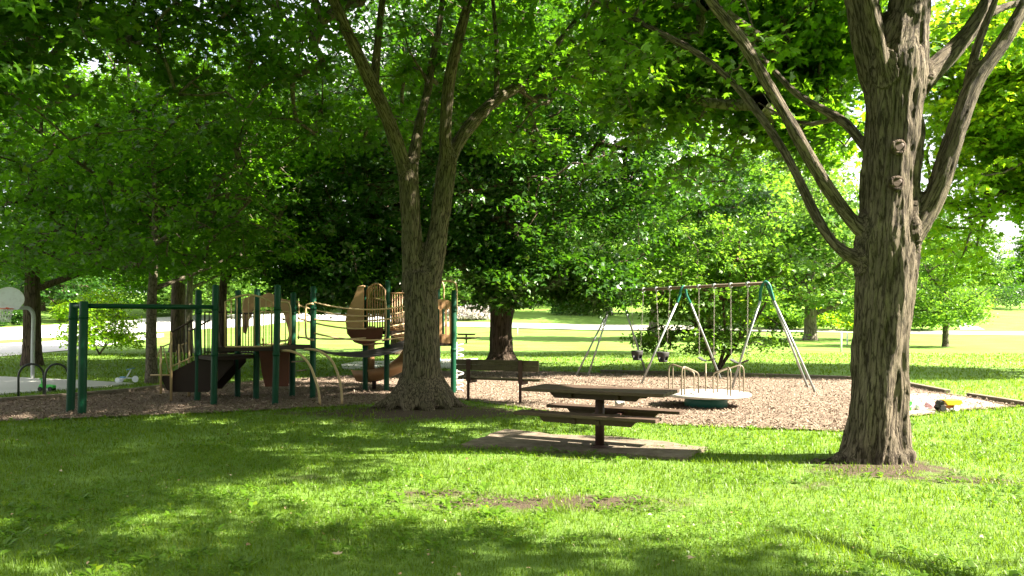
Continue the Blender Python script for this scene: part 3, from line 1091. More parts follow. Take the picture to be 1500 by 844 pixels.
# ================================================================== HERO TREE (middle, forked)
t1 = empty('maple_tree', TREE_MID, 'thick forked maple with furrowed grey trunk between the play structure and the picnic table', 'tree')
D1 = 13.6
mid_chains = [px_chain(D1, c) for c in [
    [(617, 612, 0, .50), (617, 590, 0, .45), (617, 560, 0, .395), (618, 520, 0, .365), (617, 470, 0, .335), (616, 430, 0, .325), (616, 398, 0, .30)],
    [(606, 425, 0, .24), (605, 395, 0, .21), (603, 345, -.05, .19), (600, 295, -.1, .19), (598, 255, -.15, .20), (597, 240, -.15, .19)],
    [(628, 420, 0, .24), (634, 385, 0, .21), (643, 335, .1, .195), (650, 285, .15, .195), (655, 245, .2, .19), (657, 228, .2, .185)],
    [(598, 262, -.15, .17), (588, 232, -.25, .145), (572, 185, -.5, .135), (552, 138, -.9, .125), (530, 92, -1.2, .115), (508, 45, -1.5, .105), (488, 0, -1.8, .095), (462, -60, -2.0, .08), (430, -140, -2, .05)],
    [(548, 128, -.9, .09), (551, 90, -.9, .075), (556, 40, -.9, .07), (562, -20, -.9, .06), (570, -110, -.9, .035)],
    [(599, 262, -.15, .13), (607, 225, 0, .115), (616, 175, .2, .10), (626, 135, .4, .09), (634, 85, .5, .08), (643, 40, .6, .07), (650, -20, .7, .06), (655, -100, .8, .04)],
    [(629, 128, .4, .05), (618, 105, .3, .04), (600, 75, 0, .03), (590, 40, -.2, .02)],
    [(656, 245, .2, .15), (652, 205, .1, .13), (654, 155, 0, .12), (660, 108, -.2, .115), (671, 60, -.5, .105), (683, 15, -.8, .095), (692, -40, -1, .08), (700, -130, -1, .05)],
    [(657, 240, .2, .15), (672, 207, .4, .145), (697, 174, .7, .135), (728, 146, 1.1, .125), (757, 128, 1.5, .11), (785, 112, 1.9, .10), (812, 70, 2.4, .08), (850, 20, 2.8, .065), (900, -60, 3.2, .04)],
    [(726, 147, 1.1, .07), (728, 110, 1.1, .065), (727, 60, 1.2, .055), (722, 0, 1.3, .045), (715, -70, 1.3, .03)],
    [(757, 130, 1.5, .06), (800, 152, 2.2, .05), (822, 115, 2.8, .045), (850, 78, 3.3, .04), (900, 25, 3.8, .03)],
]]
mid_chains += roots(TREE_MID, 0.50, [(185, 1.25, .06), (150, .9, .07), (215, .95, .09), (250, .9, .10), (285, .88, .11), (320, .95, .08), (350, 1.15, .06), (20, .9, .06), (60, .8, .06), (100, .8, .06)])
hero_trunk('trunk', mid_chains, 0.024, M['bark_mid'], t1, 0.022, 13, 2.2, shrink=0.10)
bx, by = TREE_MID.x, TREE_MID.y
blobs_mid = [(bx, by, 9.5, 6.2, 5.8, 3.6), (bx - 3.5, by - 1.0, 7.4, 3.0, 3.0, 1.7), (bx + 3.2, by + .5, 7.6, 3.0, 3.0, 1.8), (bx + 0.5, by + 3.4, 7.0, 3.8, 2.6, 1.9),
             (bx - 0.8, by - 3.2, 7.8, 3.0, 2.2, 1.3), (bx + 4.6, by + 2.0, 6.6, 2.2, 2.2, 1.3), (bx - 3.2, by + 3.0, 6.4, 2.4, 2.2, 1.3), (bx, by, 12, 4, 4, 2.2)]
finish_tree(t1, mid_chains[:11], blobs_mid, 1700, 48, LEAF_LOBED, 0.135, M['leaf_mid'], M['bark_limb'], 101, spread=0.55, gap=0.47, gap_scale=0.5, shell=0.5,
            keep=lambda c: (np.sin(c[:, 0] * 91.7 + c[:, 2] * 57.3) > np.where(proj(c)[1] < 170, .3, .8)) | ~((c[:, 1] < 14.2) & (proj(c)[1] > -60) & (proj(c)[0] > 380) & (proj(c)[0] < 960)))

# ================================================================== HERO TREE (right, shaggy bark)
t2 = empty('sugar_maple', TREE_RIGHT, 'shaggy barked old maple with two round branch scars, standing nearest at the right', 'tree')
D2 = 8.5
right_chains = [px_chain(D2, c) for c in [
    [(1282, 695, 0, .43), (1282, 672, 0, .385), (1284, 645, 0, .35), (1286, 610, 0, .33), (1289, 550, 0, .315), (1291, 480, 0, .31), (1297, 410, 0, .325), (1299, 360, 0, .35), (1302, 310, 0, .31), (1306, 230, 0, .305),
     (1309, 160, 0, .31), (1311, 110, 0, .34), (1312, 85, 0, .32), (1318, 55, 0, .26), (1326, 20, .02, .18), (1331, -15, .05, .10)],
    [(1290, 120, .1, .22), (1276, 60, .1, .20), (1266, 0, .1, .195), (1258, -70, .1, .18), (1250, -200, 0, .14), (1235, -380, 0, .08)],
    [(1330, 120, 0, .26), (1329, 60, 0, .235), (1335, 0, .05, .23), (1343, -80, .2, .2), (1350, -220, .3, .15), (1345, -420, .3, .08)],
    [(1296, 110, -.2, .07), (1288, 60, -.26, .065), (1275, 10, -.35, .06), (1262, -60, -.5, .05), (1240, -180, -.8, .03)],
    [(1345, 125, 0, .15), (1376, 96, .1, .125), (1408, 62, .2, .11), (1436, 25, .3, .105), (1462, -30, .5, .09), (1490, -120, .8, .06), (1520, -260, 1.2, .04)],
    [(1425, 40, .25, .06), (1460, 15, .4, .05), (1500, 0, .7, .045), (1560, -40, 1, .03)],
    [(1305, 362, 0, .20), (1335, 340, -.05, .155), (1358, 308, -.1, .125), (1378, 262, -.15, .115), (1397, 205, -.2, .11), (1414, 155, -.2, .105), (1434, 112, -.2, .10), (1468, 65, -.2, .09), (1500, 10, -.2, .08), (1535, -60, 0, .07), (1590, -180, .3, .04)],
    [(1412, 160, -.2, .065), (1421, 110, -.1, .055), (1436, 55, 0, .05), (1458, 0, .1, .045), (1480, -80, .3, .03)],
    [(1275, 385, 0, .13), (1250, 377, .05, .09), (1222, 357, .1, .062), (1196, 318, .2, .058), (1172, 268, .3, .055), (1146, 218, .45, .052), (1115, 172, .6, .05), (1078, 125, .8, .048), (1022, 78, 1.0, .045), (960, 45, 1.2, .04), (890, 8, 1.5, .032), (800, -30, 1.8, .02)],
    [(1280, 345, 0, .13), (1256, 332, 0, .088), (1228, 298, 0, .076), (1190, 240, -.1, .073), (1152, 170, -.2, .07), (1118, 112, -.3, .068), (1085, 58, -.4, .064), (1045, 8, -.5, .06), (1000, -60, -.7, .045), (930, -160, -1, .025)],
    [(1290, 240, .15, .10), (1266, 215, .25, .062), (1240, 182, .4, .056), (1205, 160, .6, .05), (1170, 140, .8, .045), (1130, 100, 1.1, .04), (1090, 50, 1.4, .033), (1040, 0, 1.7, .022)],
    [(1228, 172, .5, .03), (1190, 182, .8, .026), (1150, 172, 1.1, .02), (1110, 150, 1.4, .014)],
]]
right_chains += roots(TREE_RIGHT, 0.30, [(178, .92, .03), (205, .55, .05), (235, .46, .06), (262, .44, .07), (290, .45, .06), (320, .42, .06), (350, .45, .05), (30, .5, .05), (90, .5, .05), (140, .5, .05)], 0.25)
hero_trunk('trunk', right_chains, 0.017, M['bark_right'], t2, 0.030, 10, 1.0, plates=0.075, smooth_it=2, shrink=0.06)
for kx, ky in ((1317, 215), (1314, 268)):
    c = W(kx, ky, D2 - 0.315)
    mb = MB()
    pts = []
    for k in range(18):
        a = 2 * math.pi * k / 18
        rr = 0.066 + 0.008 * math.sin(3 * a)
        pts.append(c + Vector((math.cos(a) * rr, -0.012 + 0.012 * math.sin(a * 2), math.sin(a) * rr * 0.95)))
    mb.tube([p_ + Vector((0, .018, 0)) for p_ in pts], [0.021 + 0.006 * math.sin(5 * k) for k in range(18)], 10, closed=True)
    kn = mb.build('branch_scar', M['bark_dark'], t2)
    mb = MB()
    mb.tube([c + Vector((0, 0.06, 0)), c + Vector((0, 0.0, 0)), c + Vector((0, -0.006, 0))], [0.07, 0.062, 0.04], 14)
    mb.build('scar_heartwood', M['table'], kn)
rx, ry = TREE_RIGHT.x, TREE_RIGHT.y
blobs_right = [(rx, ry, 9.3, 5.2, 5.0, 3.2), (rx - 3.6, ry + 1.6, 5.9, 2.8, 2.2, 1.4), (rx - 1.8, ry + 1.6, 5.0, 1.6, 1.6, 0.8), (rx - 5.2, ry + 2.4, 6.4, 2.2, 2.2, 1.3),
               (rx - 2.2, ry - 1.0, 6.6, 2.4, 2.2, 1.2), (rx + 3.0, ry + 1.5, 6.6, 2.4, 2.4, 1.5), (rx, ry + 3.8, 6.2, 3.4, 2.2, 1.5), (rx - .5, ry, 11.5, 3.5, 3.5, 2), (rx - 2.6, ry + 3.2, 5.4, 1.8, 1.5, 1.0), (rx - .5, ry - 4.0, 8.6, 4.2, 2.2, 2.0), (rx - 1.3, ry + 3.2, 4.6, 1.5, 1.2, 1.0), (rx - 2.9, ry + 4.4, 5.2, 1.8, 1.4, 1.3), (rx - .6, ry + 4.4, 6.2, 1.8, 1.2, 1.2), (rx + .75, ry + 4.0, 5.5, 1.5, 1.2, 1.1, 9), (rx + 1.0, ry + 4.6, 7.0, 1.8, 1.2, 1.2, 9), (rx + .3, ry + 3.0, 4.5, 1.0, .9, .6, 4)]
finish_tree(t2, right_chains[:12], blobs_right, 1750, 42, LEAF_LOBED, 0.13, M['leaf_right'], M['bark_limb'], 202, spread=0.5, gap=0.51, gap_scale=0.6, shell=0.55,
            extra=([(4.9, 12.4, 5.9, 1.5, 1.3, 1.3), (3.4, 12.2, 5.4, 1.5, 1.3, 1.0), (5.2, 13.2, 7.4, 1.6, 1.3, 1.2), (2.0, 12.0, 5.6, 1.6, 1.2, 1.0)], 330),
            keep=lambda c: ~((c[:, 0] > rx + .7) & (c[:, 2] - (c[:, 0] - rx) * .87 < 4.4) & (abs(c[:, 1] - ry + .21 * (c[:, 0] - rx)) < 1.0)) & ~((proj(c)[1] > -40) & ((proj(c)[0] < 850) | ((proj(c)[0] > 1230) & (proj(c)[0] < 1400) & (c[:, 1] < 9.3)))))

# ================================================================== OTHER TREES
# dense dark tree behind the bench
g = G(735, 541)
t3 = empty('dense_maple', g, 'wide dense dark maple whose trunk stands behind the park bench', 'tree')
ch = [smooth_poly([g + Vector((0, 0, -.2)), g + Vector((0, 0, .3)), g + Vector((-.02, 0, 1.3)), g + Vector((.03, 0, 2.1)), g + Vector((.1, 0, 4)), g + Vector((.2, 0, 7)), g + Vector((.1, 0, 11))], [.50, .40, .37, .42, .33, .2, .08]),
      smooth_poly([g + Vector((.1, 0, 1.9)), g + Vector((.9, -.3, 3.2)), g + Vector((2.0, -.8, 5.4)), g + Vector((3.6, -1.2, 8))], [.26, .2, .14, .06]),
      smooth_poly([g + Vector((-.1, 0, 2.0)), g + Vector((-1.3, -.3, 3.4)), g + Vector((-3.2, -.5, 5.4)), g + Vector((-4.6, -.6, 8))], [.24, .18, .12, .05]),
      smooth_poly([g + Vector((0, -.1, 2.6)), g + Vector((.2, -1.6, 4.0)), g + Vector((.4, -3.4, 6.0)), g + Vector((.4, -4.6, 8))], [.2, .15, .1, .05]),
      smooth_poly([g + Vector((0, .1, 3)), g + Vector((1.5, 1.6, 5)), g + Vector((4.0, 2.0, 6.5)), g + Vector((6, 2, 8))], [.2, .15, .1, .04])]
hero_trunk('trunk', ch + roots(g, .45, [(180, 1.1, .08), (230, .9, .08), (270, .9, .1), (310, 1, .08), (0, 1.1, .08), (90, 1, .08)]), 0.045, M['bark_dense'], t3, 0.03, 7, 0.9)
blobs3 = [(g.x, g.y, 8, 6.5, 6.0, 4.4, 500), (g.x - 3.6, g.y - 2.6, 4.9, 3.0, 2.6, 2.0), (g.x + 3.2, g.y - 2.2, 5.2, 3.0, 2.4, 2.1), (g.x + .8, g.y - 3.8, 4.9, 2.8, 2.2, 2.0),
          (g.x + 5.8, g.y - .2, 5.7, 2.7, 2.6, 2.3), (g.x + 7.4, g.y + .4, 5.8, 2.0, 2.2, 2.0), (g.x - 5.6, g.y, 5.0, 2.6, 2.8, 2.2), (g.x + 2.5, g.y - 3.4, 2.65, 1.4, 1.1, .8, 22),
          (g.x - 2.0, g.y - 3.2, 2.45, 1.3, 1.1, .7, 22), (g.x + 1.7, g.y - 3.4, 2.75, 1.2, .8, .6, 22), (g.x + .4, g.y - 3.6, 2.55, 1.6, .9, .75, 22), (g.x - 5.5, g.y - 2, 2.75, 1.8, 1.3, .9, 22), (g.x - 3.8, g.y - 3.2, 2.65, 1.6, 1.2, .9, 22), (g.x, g.y, 12.3, 4, 4, 2.4), (g.x + 4.2, g.y - 2.4, 7.5, 2.6, 2.4, 2.2), (g.x - 4.2, g.y - 2.4, 7.6, 2.6, 2.4, 2.2)]
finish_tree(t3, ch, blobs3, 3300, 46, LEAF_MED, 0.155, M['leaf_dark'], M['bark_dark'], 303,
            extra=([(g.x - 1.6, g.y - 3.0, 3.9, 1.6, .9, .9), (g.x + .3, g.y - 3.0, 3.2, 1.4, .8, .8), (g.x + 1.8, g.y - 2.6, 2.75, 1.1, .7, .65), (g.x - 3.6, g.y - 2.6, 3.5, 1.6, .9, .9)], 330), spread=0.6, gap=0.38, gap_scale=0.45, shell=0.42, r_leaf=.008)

# big overhanging tree out of frame on the left
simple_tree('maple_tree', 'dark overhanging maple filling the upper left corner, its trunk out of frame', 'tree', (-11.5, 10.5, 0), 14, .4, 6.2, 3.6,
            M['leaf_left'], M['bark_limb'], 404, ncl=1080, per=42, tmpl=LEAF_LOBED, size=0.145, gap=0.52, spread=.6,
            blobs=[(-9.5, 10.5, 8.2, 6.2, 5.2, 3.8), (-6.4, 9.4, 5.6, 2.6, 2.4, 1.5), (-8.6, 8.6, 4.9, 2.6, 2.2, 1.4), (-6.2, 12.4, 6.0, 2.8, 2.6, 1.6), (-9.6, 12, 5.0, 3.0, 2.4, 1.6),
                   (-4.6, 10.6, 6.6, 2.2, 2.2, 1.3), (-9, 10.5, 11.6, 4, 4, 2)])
simple_tree('street_maple', 'slender maple with pale patched trunk just left of the play structure steps', 'tree', G(222, 562), 9.0, .125, 5.0, 2.6,
            M['leaf_mid'], M['bark_limb'], 505, ncl=900, per=40, size=0.145, gap=0.37)
simple_tree('maple_tree', 'thick dark trunked tree right behind the basketball pole', 'tree', G(47, 536), 11, .27, 6.2, 2.9,
            M['leaf_mid'], M['bark_dark'], 606, ncl=1250, per=40, size=0.17, gap=0.36)
simple_tree('maple_tree', 'thin dark trunked tree behind the tan arched panel of the play structure', 'tree', G(326, 540), 12, .14, 5.4, 3.2,
            M['leaf_mid'], M['bark_dark'], 707, ncl=800, per=40, size=0.17, gap=0.36)
simple_tree('maple_tree', 'young pale trunked tree seen between the stair railings', 'tree', G(277, 517), 12, .17, 5.5, 3.4,
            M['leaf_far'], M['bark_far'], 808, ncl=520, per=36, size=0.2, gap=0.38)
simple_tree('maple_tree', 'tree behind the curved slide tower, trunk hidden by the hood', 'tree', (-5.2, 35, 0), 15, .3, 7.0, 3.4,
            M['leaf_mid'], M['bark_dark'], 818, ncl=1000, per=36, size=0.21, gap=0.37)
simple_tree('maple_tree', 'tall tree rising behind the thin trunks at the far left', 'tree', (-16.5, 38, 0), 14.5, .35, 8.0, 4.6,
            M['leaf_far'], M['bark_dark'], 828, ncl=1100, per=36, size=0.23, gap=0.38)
# bright backlit tree at the right edge
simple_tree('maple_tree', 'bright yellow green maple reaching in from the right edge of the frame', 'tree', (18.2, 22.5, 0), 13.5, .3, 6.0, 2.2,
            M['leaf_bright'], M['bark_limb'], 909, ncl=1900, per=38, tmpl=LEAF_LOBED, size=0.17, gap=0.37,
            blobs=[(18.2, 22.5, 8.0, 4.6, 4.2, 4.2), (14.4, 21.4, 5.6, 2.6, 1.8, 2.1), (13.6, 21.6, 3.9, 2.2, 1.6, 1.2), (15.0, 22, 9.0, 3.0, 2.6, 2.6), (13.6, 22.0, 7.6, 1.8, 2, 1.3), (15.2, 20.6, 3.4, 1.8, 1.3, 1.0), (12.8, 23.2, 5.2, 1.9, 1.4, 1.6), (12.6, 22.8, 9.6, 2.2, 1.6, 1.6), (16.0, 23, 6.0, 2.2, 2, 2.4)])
simple_tree('maple_tree', 'light green tree between the shaggy trunk and the distant field', 'tree', G(1385, 508), 6.6, .16, 3.4, 1.2,
            M['leaf_shrub'], M['bark_limb'], 919, ncl=520, per=34, size=0.15, gap=0.42, crown_off=(-1.2, 0))
simple_tree('maple_tree', 'unseen maple added out of frame at right so its shadow dapples the near lawn', 'tree', (9.9, 1.3, 0), 12.5, .35, 4.6, 4.5,
            M['leaf_right'], M['bark_limb'], 1009, ncl=200, per=36, size=0.16, gap=0.50, gap_scale=.85, spread=.5,
            blobs=[(9.2, 1.9, 8.6, 3.4, 2.6, 2.4), (7.0, 3.1, 7.6, 2.0, 1.8, 1.2)])  # unseen tree, crown placed and thinned for its shade on the lawn
# shrubby multi-stem tree at the back edge of the chips
simple_tree('dogwood_tree', 'low many stemmed shrubby tree seen through the swing frame', 'tree', G(1052, 547), 4.9, .045, 2.9, 0.6,
            M['leaf_shrub'], M['bark_dark'], 929, ncl=620, per=32, size=0.12, gap=0.38, stems=6, spread=.4)
simple_tree('maple_tree', 'fresh green tree added for the sunlit right end of the dark maple crown', 'tree', (8.9, 34.5, 0), 11, .2, 4.3, 2.6,
            M['leaf_shrub'], M['bark_dark'], 935, ncl=620, per=34, size=0.18, gap=0.38, spread=.6)  # separate lighter tree stands in for the dark maple's sunlit crown end
# park trees across the field
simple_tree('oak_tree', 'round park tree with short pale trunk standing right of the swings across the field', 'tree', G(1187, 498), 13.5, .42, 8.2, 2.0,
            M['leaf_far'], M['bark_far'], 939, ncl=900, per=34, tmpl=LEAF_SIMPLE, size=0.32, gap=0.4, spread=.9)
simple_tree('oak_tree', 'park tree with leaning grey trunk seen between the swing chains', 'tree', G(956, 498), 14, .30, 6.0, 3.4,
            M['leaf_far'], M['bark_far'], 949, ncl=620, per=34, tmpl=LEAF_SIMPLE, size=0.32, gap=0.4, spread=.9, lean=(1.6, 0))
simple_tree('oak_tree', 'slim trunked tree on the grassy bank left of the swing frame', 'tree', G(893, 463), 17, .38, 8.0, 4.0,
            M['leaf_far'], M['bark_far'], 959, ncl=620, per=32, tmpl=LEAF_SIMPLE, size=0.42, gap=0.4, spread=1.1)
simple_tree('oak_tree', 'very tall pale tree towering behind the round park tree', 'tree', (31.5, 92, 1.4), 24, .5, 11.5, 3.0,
            M['leaf_washed'], M['bark_far'], 969, ncl=1000, per=34, tmpl=LEAF_SIMPLE, size=0.46, gap=0.4, spread=1.3)

# woods: variants copied along the far bank and the street
vars_ = []
for i, (h_, r_, lm, zl) in enumerate(((15, 6.5, 'leaf_far', 1.4), (18, 7.5, 'leaf_dark', 2.0), (14, 7.0, 'leaf_washed', 1.0), (17, 6.5, 'leaf_mid', 1.6))):
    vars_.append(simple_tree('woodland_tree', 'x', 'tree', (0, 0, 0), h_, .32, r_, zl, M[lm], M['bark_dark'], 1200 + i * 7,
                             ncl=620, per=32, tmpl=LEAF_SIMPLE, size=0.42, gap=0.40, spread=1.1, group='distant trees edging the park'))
spots = [(-95, 100, 1, 'at the far left end beyond the street'), (-78, 96, 3, 'second from the far left beyond the street'), (-66, 108, 0, 'beyond the street behind the basketball pole'),
         (-54, 92, 1, 'beyond the street behind the pull up bar'), (-45, 104, 3, 'beyond the street behind the pale trunked tree'), (-36, 95, 0, 'beyond the street behind the stair railings'),
         (-27, 108, 1, 'beyond the road behind the rope bridge'), (-17, 112, 3, 'beyond the road behind the slide tower'), (-9, 104, 0, 'beyond the path just left of the forked trunk'),
         (-1, 118, 1, 'beyond the path behind the dense maple'), (9, 126, 3, 'on the bank left of the swings, dark green'), (18, 130, 1, 'on the bank behind the left swing bay, tall and dark'),
         (28, 128, 0, 'on the bank behind the right swing bay'), (39, 126, 2, 'on the bank behind the shrubby tree, pale'), (50, 128, 2, 'pale, left of the shaggy trunk beyond the path'),
         (60, 140, 0, 'behind the shaggy trunk beyond the path'), (72, 160, 3, 'dark, along the top of the distant field'), (86, 164, 1, 'at the top right of the distant field, tall'),
         (101, 168, 0, 'at the right end of the distant field'), (118, 170, 3, 'beyond the right end of the distant field'), (46, 104, 2, 'pale, in front of the wood right of the swings'),
         (-14, -10, 3, 'added unseen behind the viewer to the left to block sky light'), (-3, -13, 1, 'added unseen directly behind the viewer to block sky light'), (9, -13, 0, 'added unseen behind the viewer to the right to block sky light'),
         (20, -10, 3, 'added unseen far behind the viewer to the right to block sky light')]  # the ones behind the camera are unseen, added to deepen the shade
kinds = {0: 'mid green leafy tree ', 1: 'tall dark green tree ', 2: 'rounded tree ', 3: 'broad green tree '}
used = set()
for i, (x_, y_, k_, lab) in enumerate(spots):
    o = vars_[k_] if k_ not in used else copy_tree(vars_[k_])
    used.add(k_)
    o.location = (x_, y_, float(hgt(0, y_)) - 0.1)
    o.rotation_euler = (0, 0, i * 1.37)
    s_ = 0.9 + 0.35 * ((i * 37) % 10) / 10
    o.scale = (s_, s_, s_)
    o['label'] = (kinds[k_] + lab)


# the wood behind, one leafy mass
rng_ = np.random.default_rng(77)
n_ = 5200
xx = -125 + 285 * rng_.random(n_)
yy = np.where(xx < 10, 112, 112 + (xx - 10) * 0.62) + rng_.normal(size=n_) * 3.5 + 14 * fbm(np.stack([xx * .03, xx * 0, xx * 0], 1), 2)
top = 4 + 9 * fbm(np.stack([xx * .09, yy * 0 + 3, yy * 0], 1), 3)
C_ = np.stack([xx, yy, hgt(xx, yy) + top * rng_.random(n_) ** .8], 1)
V_, F_, v_ = leaf_cloud(C_, 24, rng_, LEAF_SIMPLE, 0.55, 1.2, .5, .7)
o = fast_mesh('woodland', V_, F_, M['leaf_mid'], None, v_, 'stuff')
tag(o, 'dense green undergrowth of the wood edging the park', 'woodland')


# shrubs
def shrub(name, label, base, r, h, leafm, seed, n=120, size=0.1, per=30, group=None):
    return simple_tree(name, label, 'shrub', base, h, .03, r, h * .12, leafm, M['bark_limb'], seed, ncl=n, per=per, tmpl=LEAF_SIMPLE, size=size, gap=0.36, stems=4,
                       spread=r * .25, group=group)


shrub('leafy_shrub', 'loose light green shrub on the lawn by the street pavement', G(146, 520), 1.9, 3.2, M['leaf_bright'], 31, 230, .13)
shrub('round_shrub', 'rounded dark green clipped shrub across the street under the backboard', G(27, 477), 1.0, 1.9, M['leaf_dark'], 32, 120, .2)
shrub('round_shrub', 'second dark shrub at the far left edge across the street', G(-6, 479), 1.3, 1.9, M['leaf_dark'], 33, 120, .2)
shrub('flowering_shrub', 'long white flowering shrub beyond the path left of the dark trunk', G(690, 468), 3.2, 1.8, M['leaf_flower'], 34, 170, .25)
hs = []
for i, (px_, py_, r_, h_, mm, lab) in enumerate([(840, 462, 4, 3, 'leaf_dark', 'dark low bush on the bank at the foot of the wood left of the swings'),
                                                (1110, 480, 4, 4, 'leaf_bright', 'yellow green bush beyond the path behind the right swing leg'),
                                                (1150, 483, 2.4, 2.6, 'leaf_shrub', 'green bush beyond the path left of the short pale trunk'),
                                                (1225, 484, 3, 3, 'leaf_bright', 'yellow green bush beyond the path right of the short pale trunk'),
                                                (1350, 484, 3.4, 3.4, 'leaf_shrub', 'bush beyond the path just right of the shaggy trunk'),
                                                (1480, 452, 6, 4, 'leaf_dark', 'dark bush along the top of the distant field at the right'),
                                                (1420, 451, 6, 4, 'leaf_far', 'mid green bush along the top of the distant field'),
                                                (620, 460, 4, 4, 'leaf_far', 'bush beyond the road behind the forked trunk'),
                                                (560, 459, 4, 3.5, 'leaf_dark', 'dark bush beyond the road behind the slide tower'),
                                                (380, 459, 4, 4, 'leaf_shrub', 'bush beyond the road behind the arched panel'),
                                                (250, 462, 3.5, 4, 'leaf_shrub', 'light bush beyond the road behind the stair railing'),
                                                (120, 472, 3.5, 3.2, 'leaf_bright', 'bright bush across the street behind the pull up bar posts')]):
    shrub('leafy_shrub', lab, G(px_, py_), r_, h_, M[mm], 60 + i, 120, .34, 26, 'bushes beyond the path and street')


# ================================================================== PLAY STRUCTURE
ps = empty('play_structure', (-4.4, 15.4, 0), 'green and tan playground climbing structure with steps, bridge and curved slide', 'playground')
POST = {'a': (103, 604, 443, 108), 'b': (120, 608, 441, 123), 'c': (289, 588, 425, 291), 'd': (313, 594, 417, 316), 'e': (348, 583, 425, 349), 'f': (375, 586, 423, 377), 'g': (403, 593, 417, 407),
        'h': (428, 582, 428, 430), 'i': (458, 584, 419, 459), 'j': (535, 573, 418, 535), 'k': (566, 574, 411, 568), 'l': (664, 576, 425, 665), 'm': (612, 566, 416, 613), 'n': (640, 566, 418, 641)}
PP = {}
for k, (px_, yb, yt, pxt) in POST.items():
    b = G(px_, yb)
    t = W(pxt, yt, b.y)
    PP[k] = (b, t)
    mb = MB()
    r_ = 0.068 if k in 'ab' else 0.060
    tz = (t - b)
    mb.tube([b - Vector((0, 0, .1)), b, t - tz * 0.012, t - tz * 0.004, t], [r_, r_, r_, r_ * .88, r_ * .35], 16)
    po = mb.build('post', M['green'], ps)
    for fz in ((.86,) if k in 'ab' else (.42, .80)):
        c = b.lerp(t, fz)
        MB().tube([c - Vector((0, 0, .03)), c + Vector((0, 0, .03))], r_ + .007, 16).build('clamp', M['green'], po)
# overhead ladder
z_ = 1.83
def at_z(k, z):
    b, t = PP[k]
    return b.lerp(t, (z - b.z) / (t.z - b.z))
for a_, b_ in (('a', 'c'), ('b', 'd')):
    MB().tube([at_z(a_, z_), at_z(b_, z_ + (.0))], .038, 12).build('overhead_bar', M['green'], ps)
MB().tube([at_z('a', z_), at_z('b', z_)], .035, 12).build('cross_bar', M['green'], ps)
for k in range(1, 6):
    t = k / 6
    MB().tube([at_z('a', z_ - .01).lerp(at_z('c', z_ - .01), t), at_z('b', z_ - .01).lerp(at_z('d', z_ - .01), t)], .016, 8).build('rung', M['green'], ps)


def deck(keys, z, name='deck', th=.075, m='brown_coat'):
    mb = MB()
    poly = [Vector((PP[k][0].x, PP[k][0].y, z - th)) for k in keys]
    mb.prism(poly, (0, 0, th))
    return mb.build(name, M[m], ps, bevel=.008)


deck('cdfe', .90)
deck('dgif'[:1] + 'g' + 'hf', 1.08)
deck('gih', 1.09)
deck('jkm', 1.34)
# right hand deck
mb = MB()
q = [W(600, 0, 16.4), W(664, 0, 16.7), W(668, 0, 17.9), W(600, 0, 17.9)]
mb.prism([Vector((p.x, p.y, 1.02)) for p in q], (0, 0, .07))
mb.build('deck', M['brown_coat'], ps, bevel=.008)

# stairs with solid side stringers
sy0, sy1 = 14.95, 15.65
side = [(237, 553), (290, 526), (343, 522), (343, 533), (306, 574), (256, 574), (246, 571)]
for yy in (sy0, sy1):
    mb = MB()
    mb.prism([W(a, b, 15.0) + Vector((0, yy - 15.0, 0)) for a, b in side], (0, .035, 0))
    mb.build('stringer', M['brown_coat'], ps)
for k in range(5):
    t = k / 4
    p = W(241, 551, 15).lerp(W(288, 527, 15), t)
    mb = MB()
    mb.box((p.x + .10, (sy0 + sy1) / 2 + .02, p.z - .01), (.27, sy1 - sy0 - .04, .035))
    mb.box((p.x + .22, (sy0 + sy1) / 2 + .02, p.z - .10), (.02, sy1 - sy0 - .04, .15))
    mb.build('step', M['brown_coat'], ps)


def rail(pts, r=.017, name='rail', m='tan_tube', n=8, smooth=True):
    P = smooth_poly(pts, [r] * len(pts), .08)[0] if smooth else pts
    return MB().tube(P, r, n).build(name, M[m], ps)


# stair rails
for yb, sx in ((14.9, 0), (15.72, 16)):
    def q(px, py):
        v = W(px, py, 15.0)
        return Vector((v.x, yb, v.z)) + Vector((sx * .0, 0, 0))
    rail([q(254, 587), q(254, 486)], .026, 'newel_post', smooth=False)
    rail([q(239, 576), q(239, 506)], .022, 'newel_post', smooth=False)
    rail([q(254, 487), q(286, 469)], .018, 'handrail', 'brown_coat', smooth=False)
    rail([q(256, 536), q(286, 522)], .014, 'handrail', 'tan_tube', smooth=False)
    rail([q(240, 508), q(254, 503)], .014, 'handrail', smooth=False)
    rail([q(224, 549), q(254, 549)], .016, 'handrail', smooth=False)
    rail([q(239, 508), q(233, 524)], .012, 'handrail', smooth=False)
    rail([q(242, 506), q(251, 545)], .010, 'handrail', smooth=False)
    for k in range(6):
        t = (k + .6) / 6.2
        a_, b_ = q(254, 487).lerp(q(286, 469), t), q(256, 536).lerp(q(286, 522), t)
        rail([a_, b_], .010, 'baluster', 'brown_coat', 6, False)


